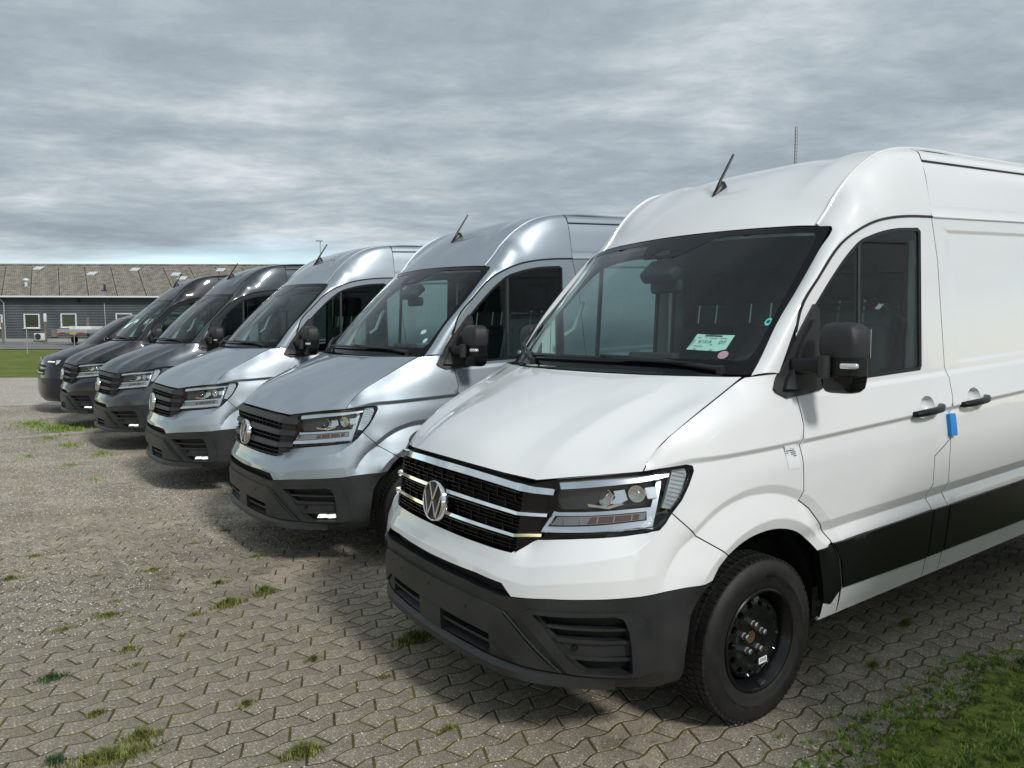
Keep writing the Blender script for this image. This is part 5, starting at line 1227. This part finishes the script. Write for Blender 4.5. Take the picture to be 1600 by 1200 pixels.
# street lamp and lattice mast far off
d_ = 95.; lp = thing_at('street_lamp', (503-800)/1187.6*d_, d_-BD, .66, 'tall grey street lamp rising behind the silver van roof', 'street lamp'); hl_ = CAM.z+(515-378)/1187.6*d_-.66
MB().tube([(0, 0, 0), (0, 0, hl_)], [.09, .05], 8).build('pole', 'galv', lp); MB().rbox((-.1, -.1, hl_), (.85, .3, .12), .04).build('lamp_head', 'galv', lp)
d_ = 230.; ms = thing_at('radio_mast', (1234-800)/1187.6*d_, d_-BD, .5, 'slender lattice radio mast rising behind the white van roof', 'mast'); hm = CAM.z+(515-203)/1187.6*d_-.5
w_ = .38
for i in range(3):
    a = i*2*math.pi/3; MB().tube([(w_*math.cos(a), w_*math.sin(a), 0), (w_*math.cos(a), w_*math.sin(a), hm)], .09, 5).build('mast_leg', 'mast_red', ms)
mb = MB()
for k in range(int(hm/1.0)):
    for i in range(3):
        a = i*2*math.pi/3; b = a+2*math.pi/3; mb.tube([(w_*math.cos(a), w_*math.sin(a), k*1.0), (w_*math.cos(b), w_*math.sin(b), k*1.0+.9)], .06, 4, False)
tag(mb.build('mast_bracing', 'galv', ms, False), kind='stuff')
MB().tube([(0, 0, hm), (0, 0, hm+2.)], .06, 5).build('mast_tip', 'galv', ms)
# ------------------------------------------------------------------ the row of vans
van_a = make_van(True)
van_b = make_van(False)
def all_kids():
    k = {}
    for o in bpy.data.objects:
        if o.parent: k.setdefault(o.parent.name, []).append(o)
    return k
KIDS = all_kids()
GRP = 'panel vans parked in a row'
def place(o, x, y, a, m, label):
    o.location = (x, y, 0); o.rotation_euler = (0, 0, a); paint_van(o, m); tag(o, label, 'van', GRP)
place(van_a, 0, 0, 0, 'paint_white', 'white high-roof panel van with chrome-barred grille, nearest in the row')
place(van_b, -2.840, -.077, .0079, 'paint_silver', 'silver high-roof panel van parked directly beside the white van')
for x, y, a, m, lb in ((-5.812, -.256, .0032, 'paint_silver_b', 'silver high-roof panel van between the other silver van and the grey one'),
                       (-9.03, -.45, .03, 'paint_grey', 'dark grey metallic high-roof panel van, between a silver and a black van'),
                       (-12.05, -.69, 0, 'paint_black', 'black high-roof panel van beside the low dark van at the end'),
                       (3.85, .12, 0, 'paint_white', 'second white panel van off to the right, mirrored in the nearest van')):
    c = copy_tree(van_b, KIDS); place(c, x, y, a, m, lb)
# ------------------------------------------------------------------ stickers, labels and the key tag on the white van
def text_mesh(txt, size):
    cu = bpy.data.curves.new('t', 'FONT'); cu.body = txt; cu.size = size; cu.resolution_u = 3; o = bpy.data.objects.new('t', cu); col.objects.link(o)
    dg = bpy.context.evaluated_depsgraph_get(); me = bpy.data.meshes.new_from_object(o.evaluated_get(dg)); V = [v.co.copy() for v in me.vertices]; F = [tuple(p.vertices) for p in me.polygons]
    bpy.data.objects.remove(o); bpy.data.curves.remove(cu); bpy.data.meshes.remove(me); return V, F
def on_glass(name, poly, m, off, parent, lab=None):
    V, F = cdt(poly, [], .02, soft=0); P = WS(V, off); F = outward(P, F); o = mesh_obj(name, P, F, m, parent, True, None)
    if lab: o['label'] = lab
    return o
O0, OT = (.483, .150), ((.217, 0), (.009, .095))      # notice: origin and the two edge vectors in screen coordinates
def nuv(a, b): return (O0[0]+a*OT[0][0]+b*OT[1][0], O0[1]+a*OT[0][1]+b*OT[1][1])
note = on_glass('notice', [nuv(*q) for q in ((0, 0), (.80, -.04), (.93, .06), (1, .12), (1, 1.02), (.4, .97), (0, 1))], 'paper', -.012, van_a, 'pale green paper notice behind the windscreen')
ink = MB()
def write(txt, a, b, size):
    V, F = text_mesh(txt, size); q = [nuv(a+v.x*.40, b+v.y*.86) for v in V]; P = WS(np.array(q), -.0085); ink.add([tuple(p) for p in P], outward(P, F))
write('K131A', .17, .42, .32); write('DT', .72, .40, .36)
def rule(a0, a1, b0, b1): P = WS(np.array([nuv(a0, b0), nuv(a1, b0), nuv(a1, b1), nuv(a0, b1)]), -.0085); ink.add([tuple(p) for p in P], outward(P, [(0, 1, 2, 3)]))
rule(.25, .72, .86, .93)
for a0, a1, b in ((.08, .20, .74), (.30, .34, .74), (.42, .62, .72), (.70, .88, .74), (.10, .36, .20), (.52, .60, .32)): rule(a0, a1, b, b+.025)
ink.build('notice_print', 'ink', note, False)
def disc(u, v, r, n=18): return [(u+r/.86*math.cos(a), v+r/1.0*math.sin(a)) for a in np.linspace(0, 2*math.pi, n, endpoint=False)]
st = on_glass('sticker', disc(.905, .335, .024), 'sticker_cyan', -.006, van_a, 'round turquoise sticker on the windscreen')
q = MB(); P = WS(np.array(disc(.905, .335, .011)), -.004); q.add([tuple(p) for p in P], outward(P, [tuple(range(len(P)))])); q.build('sticker_print', 'ink', st, False)
on_glass('sticker', disc(.708, .122, .024), 'sticker_pink', -.006, van_a, 'round pink sticker on the windscreen')
for vb, L in ((van_b, ((.725, .25), (.833, .165))),):
    for u, v in L: on_glass('sticker', disc(u, v, .024), 'label_white', -.006, vb, 'round white sticker on the windscreen')
# delivery label on the wing
lb = slab('delivery_label', YZ([(1.151, 1.163), (1.231, 1.166), (1.253, 1.063), (1.171, 1.062)]), van_a, 'label_white', .0015, .001, soft=0); lb['label'] = 'white printed delivery label on the wing'
ink = MB()
def lrule(a0, a1, b0, b1):
    f = lambda a, b: (s_of(1.151+a*.080+(1-b)*.020), 1.163-(1-b)*.100+a*.003)
    q = np.array([f(a0, b0), f(a1, b0), f(a1, b1), f(a0, b1)]); P = body(q[:, 0], q[:, 1], .0035); ink.add([tuple(p) for p in P], outward(P, [(0, 1, 2, 3)]))
for a0, a1, b in ((.08, .62, .90), (.08, .80, .83), (.08, .74, .76), (.10, .22, .68), (.42, .82, .68), (.42, .80, .60), (.55, .82, .52)): lrule(a0, a1, b, b+.035)
ink.build('label_print', 'ink', lb, False)
tg = slab('door_tag', round_poly(YZ([(2.490, 1.224), (2.550, 1.223), (2.562, 1.106), (2.500, 1.108)]), .008, 3), van_a, 'tag_blue', .020, .022, soft=0); tg['label'] = 'bright blue transport tag clipped over the door gap'
# wheel label and balance weights
for w in [c for c in children(van_a) if c.name.startswith('wheel') and c.location.x > 0 and c.location.y < 2]:
    MB().box((.0945, .035, -.096), (.002, .052, .026), Matrix.Rotation(R(4), 3, 'X')).build('barcode_label', 'label_white', w, False)
    k = MB()
    for i in range(5): k.box((.096, .020+i*.008, -.095+i*.0005), (.001, .003, .015))
    tag(k.build('barcode_print', 'ink', w, False), kind='stuff')
    for a in (1.75, -1.45): MB().box((.098, .190*math.cos(a), .190*math.sin(a)), (.02, .032, .014), Matrix.Rotation(a-math.pi/2, 3, 'X')).build('balance_weight', 'bolt', w, False)

# ------------------------------------------------------------------ low dark van at the far end
def low_van():
    r = empty('low_van')
    lv = [(.24, .10, .93, .60), (.32, .03, .97, .58), (.46, .0, .985, .56), (.60, .005, .99, .55), (.70, .01, 1.0, .55), (.84, .03, 1.0, .55), (.98, .06, 1.0, .54), (1.06, .10, .995, .54), (1.12, .19, .985, .53), (1.18, .36, .975, .50), (1.26, .55, .965, .46), (1.33, .74, .955, .42),
          (1.36, .80, .95, .40), (1.55, 1.03, .915, .34), (1.73, 1.26, .87, .30), (1.87, 1.48, .82, .27), (1.95, 1.70, .77, .25), (1.985, 2.0, .70, .2), (2.0, 2.5, .60, .2)]
    th = np.linspace(0, math.pi/2, 15); G = []
    for z, y0, w, rc in lv:
        row = [(w*math.sin(t)**.8, y0+rc*(1-math.cos(t)**.75), z+(.012*(1-math.sin(t)) if .95 < z < 1.3 else 0)) for t in th]+[(w, y, z) for y in (y0+rc+.25, max(2.6, y0+rc+.4), 3.4, 4.95)]; G.append(row)
    G = np.array(G); M = G[:, :0:-1].copy(); M[..., 0] *= -1; G = np.concatenate([M, G], 1); nc = G.shape[1]; c0 = nc//2
    def part(nm, a, b, c, d, m, k=2): o = sheet(nm, net(G[a:b+1, c:d+1], k, 2), r, (m, 'gap'), .012, False); return o
    part('bumper', 0, 4, c0-17, c0+17, 'paint_indigo'); part('nose', 4, 8, 0, nc-1, 'paint_indigo'); part('bonnet', 8, 12, c0-14, c0+14, 'paint_indigo')
    for a, b in ((0, c0-14), (c0+14, nc-1)): part('side', 8, 12, a, b, 'paint_indigo')
    for a, b in ((0, c0-17), (c0+17, nc-1)): part('sill', 1, 4, a, b, 'paint_indigo')
    part('windshield', 12, 15, c0-12, c0+12, 'gloss_black', 4)
    for a, b in ((c0-14, c0-12), (c0+12, c0+14)): part('pillar', 12, 15, a, b, 'paint_indigo')
    for a, b in ((0, c0-14), (c0+14, nc-1)): part('side_glass', 12, 15, a, b, 'gloss_black')
    part('roof', 15, len(lv)-1, 0, nc-1, 'paint_indigo')
    P = [(x, 4.95, z) for x, z in [(-w, z) for z, y0, w, rc in lv]+[(w, z) for z, y0, w, rc in lv[::-1]]]; mesh_obj('tailgate', P, [tuple(range(len(P)))], 'paint_indigo', r, False)
    def onn(u, z, off=0.):   # u column coordinate from centre
        col_ = G[:, c0:]; zi = np.interp(z, [q[0] for q in lv], range(len(lv))); i = int(min(zi, len(lv)-2)); f = zi-i; j = int(min(u, col_.shape[1]-2)); g = u-j
        p = col_[i, j]*(1-f)*(1-g)+col_[i+1, j]*f*(1-g)+col_[i, j+1]*(1-f)*g+col_[i+1, j+1]*f*g; n = Vector((u/14., -1.2+u/14., 0)).normalized(); return Vector(p)+n*off
    for sg in (1, -1):
        h = empty('headlight'); h.parent = r
        def strip(L, m, nm, off=.006):
            P = [onn(u, z, off) for u, z in L]; P = [Vector((sg*p.x, p.y, p.z)) for p in P]; b = [Vector((sg*q.x, q.y, q.z)) for q in [onn(u, z, -.02) for u, z in L]]; n = len(P)
            mesh_obj(nm, P+b, [tuple(range(n)), tuple(range(2*n-1, n-1, -1))]+[(i, (i+1) % n, n+(i+1) % n, n+i) for i in range(n)], m, h, False)
        strip([(4.6, 1.02), (6.5, 1.04), (8.5, 1.05), (10.2, 1.055), (10.5, .98), (9, .93), (7.0, .91), (5.6, .95)], 'gloss_black', 'lamp_glass', .004)
        for a in (5.9, 6.9, 7.9): strip([(a, 1.025), (a+.7, 1.03), (a+.7, 1.01), (a, 1.005)], 'lamp_white', 'running_light', .012)
        strip([(8.9, 1.05), (10.3, 1.055), (10.3, .99), (9.4, .96)], 'lens_frost', 'lamp_module', .010)
        MB().rbox((sg*1.10, 1.15, 1.42), (.22, .12, .17), .04).build('mirror', 'gloss_black', r)
        for cy in (.95, 4.05): MB().lathe([(.15, -.10), (.30, -.11), (.33, -.07), (.33, .07), (.30, .11), (.18, .10), (.001, .06)], (sg*.88, cy, .33), 28, Matrix(((0, 0, sg), (sg, 0, 0), (0, 1, 0)))).build('wheel', 'tyre', r)
    for z in (.80, .86, .92):
        P = [onn(u, z, .012) for u in np.linspace(0, 5, 9)]; pts = [Vector((-p.x, p.y, p.z)) for p in P[:0:-1]]+P; MB().tube(pts, .014, 6).build('grille_slat', 'chrome_soft' if z == .80 else 'plastic', r)
    P = [onn(u, z, .004) for z in (.76, .95) for u in np.linspace(0, 5.2, 9)]; 
    for sg in (1, -1): mesh_obj('grille_mesh', [(sg*p.x, p.y, p.z) for p in P], grid_faces(2, 9), 'void', r)
    for z0, z1 in ((.30, .40),):
        P = [onn(u, z, .006) for z in (z0, z1) for u in np.linspace(0, 7, 9)]
        for sg in (1, -1): mesh_obj('lower_intake', [(sg*p.x, p.y, p.z) for p in P], grid_faces(2, 9), 'void', r)
    MB().lathe([(.001, .012), (.06, .012), (.068, 0)], onn(0, 1.015, .0), 24, Matrix(((1, 0, 0), (0, 0, -1), (0, 1, 0)))).build('emblem', 'chrome_soft', r)
    MB().box((0, 2.6, .30), (1.7, 4.4, .12)).build('underbody', 'void', r, False)
    return tag(r, 'low dark blue-black van at the far left end of the row', 'van')
lvn = low_van(); lvn.location = (-15.0, -.93, 0)
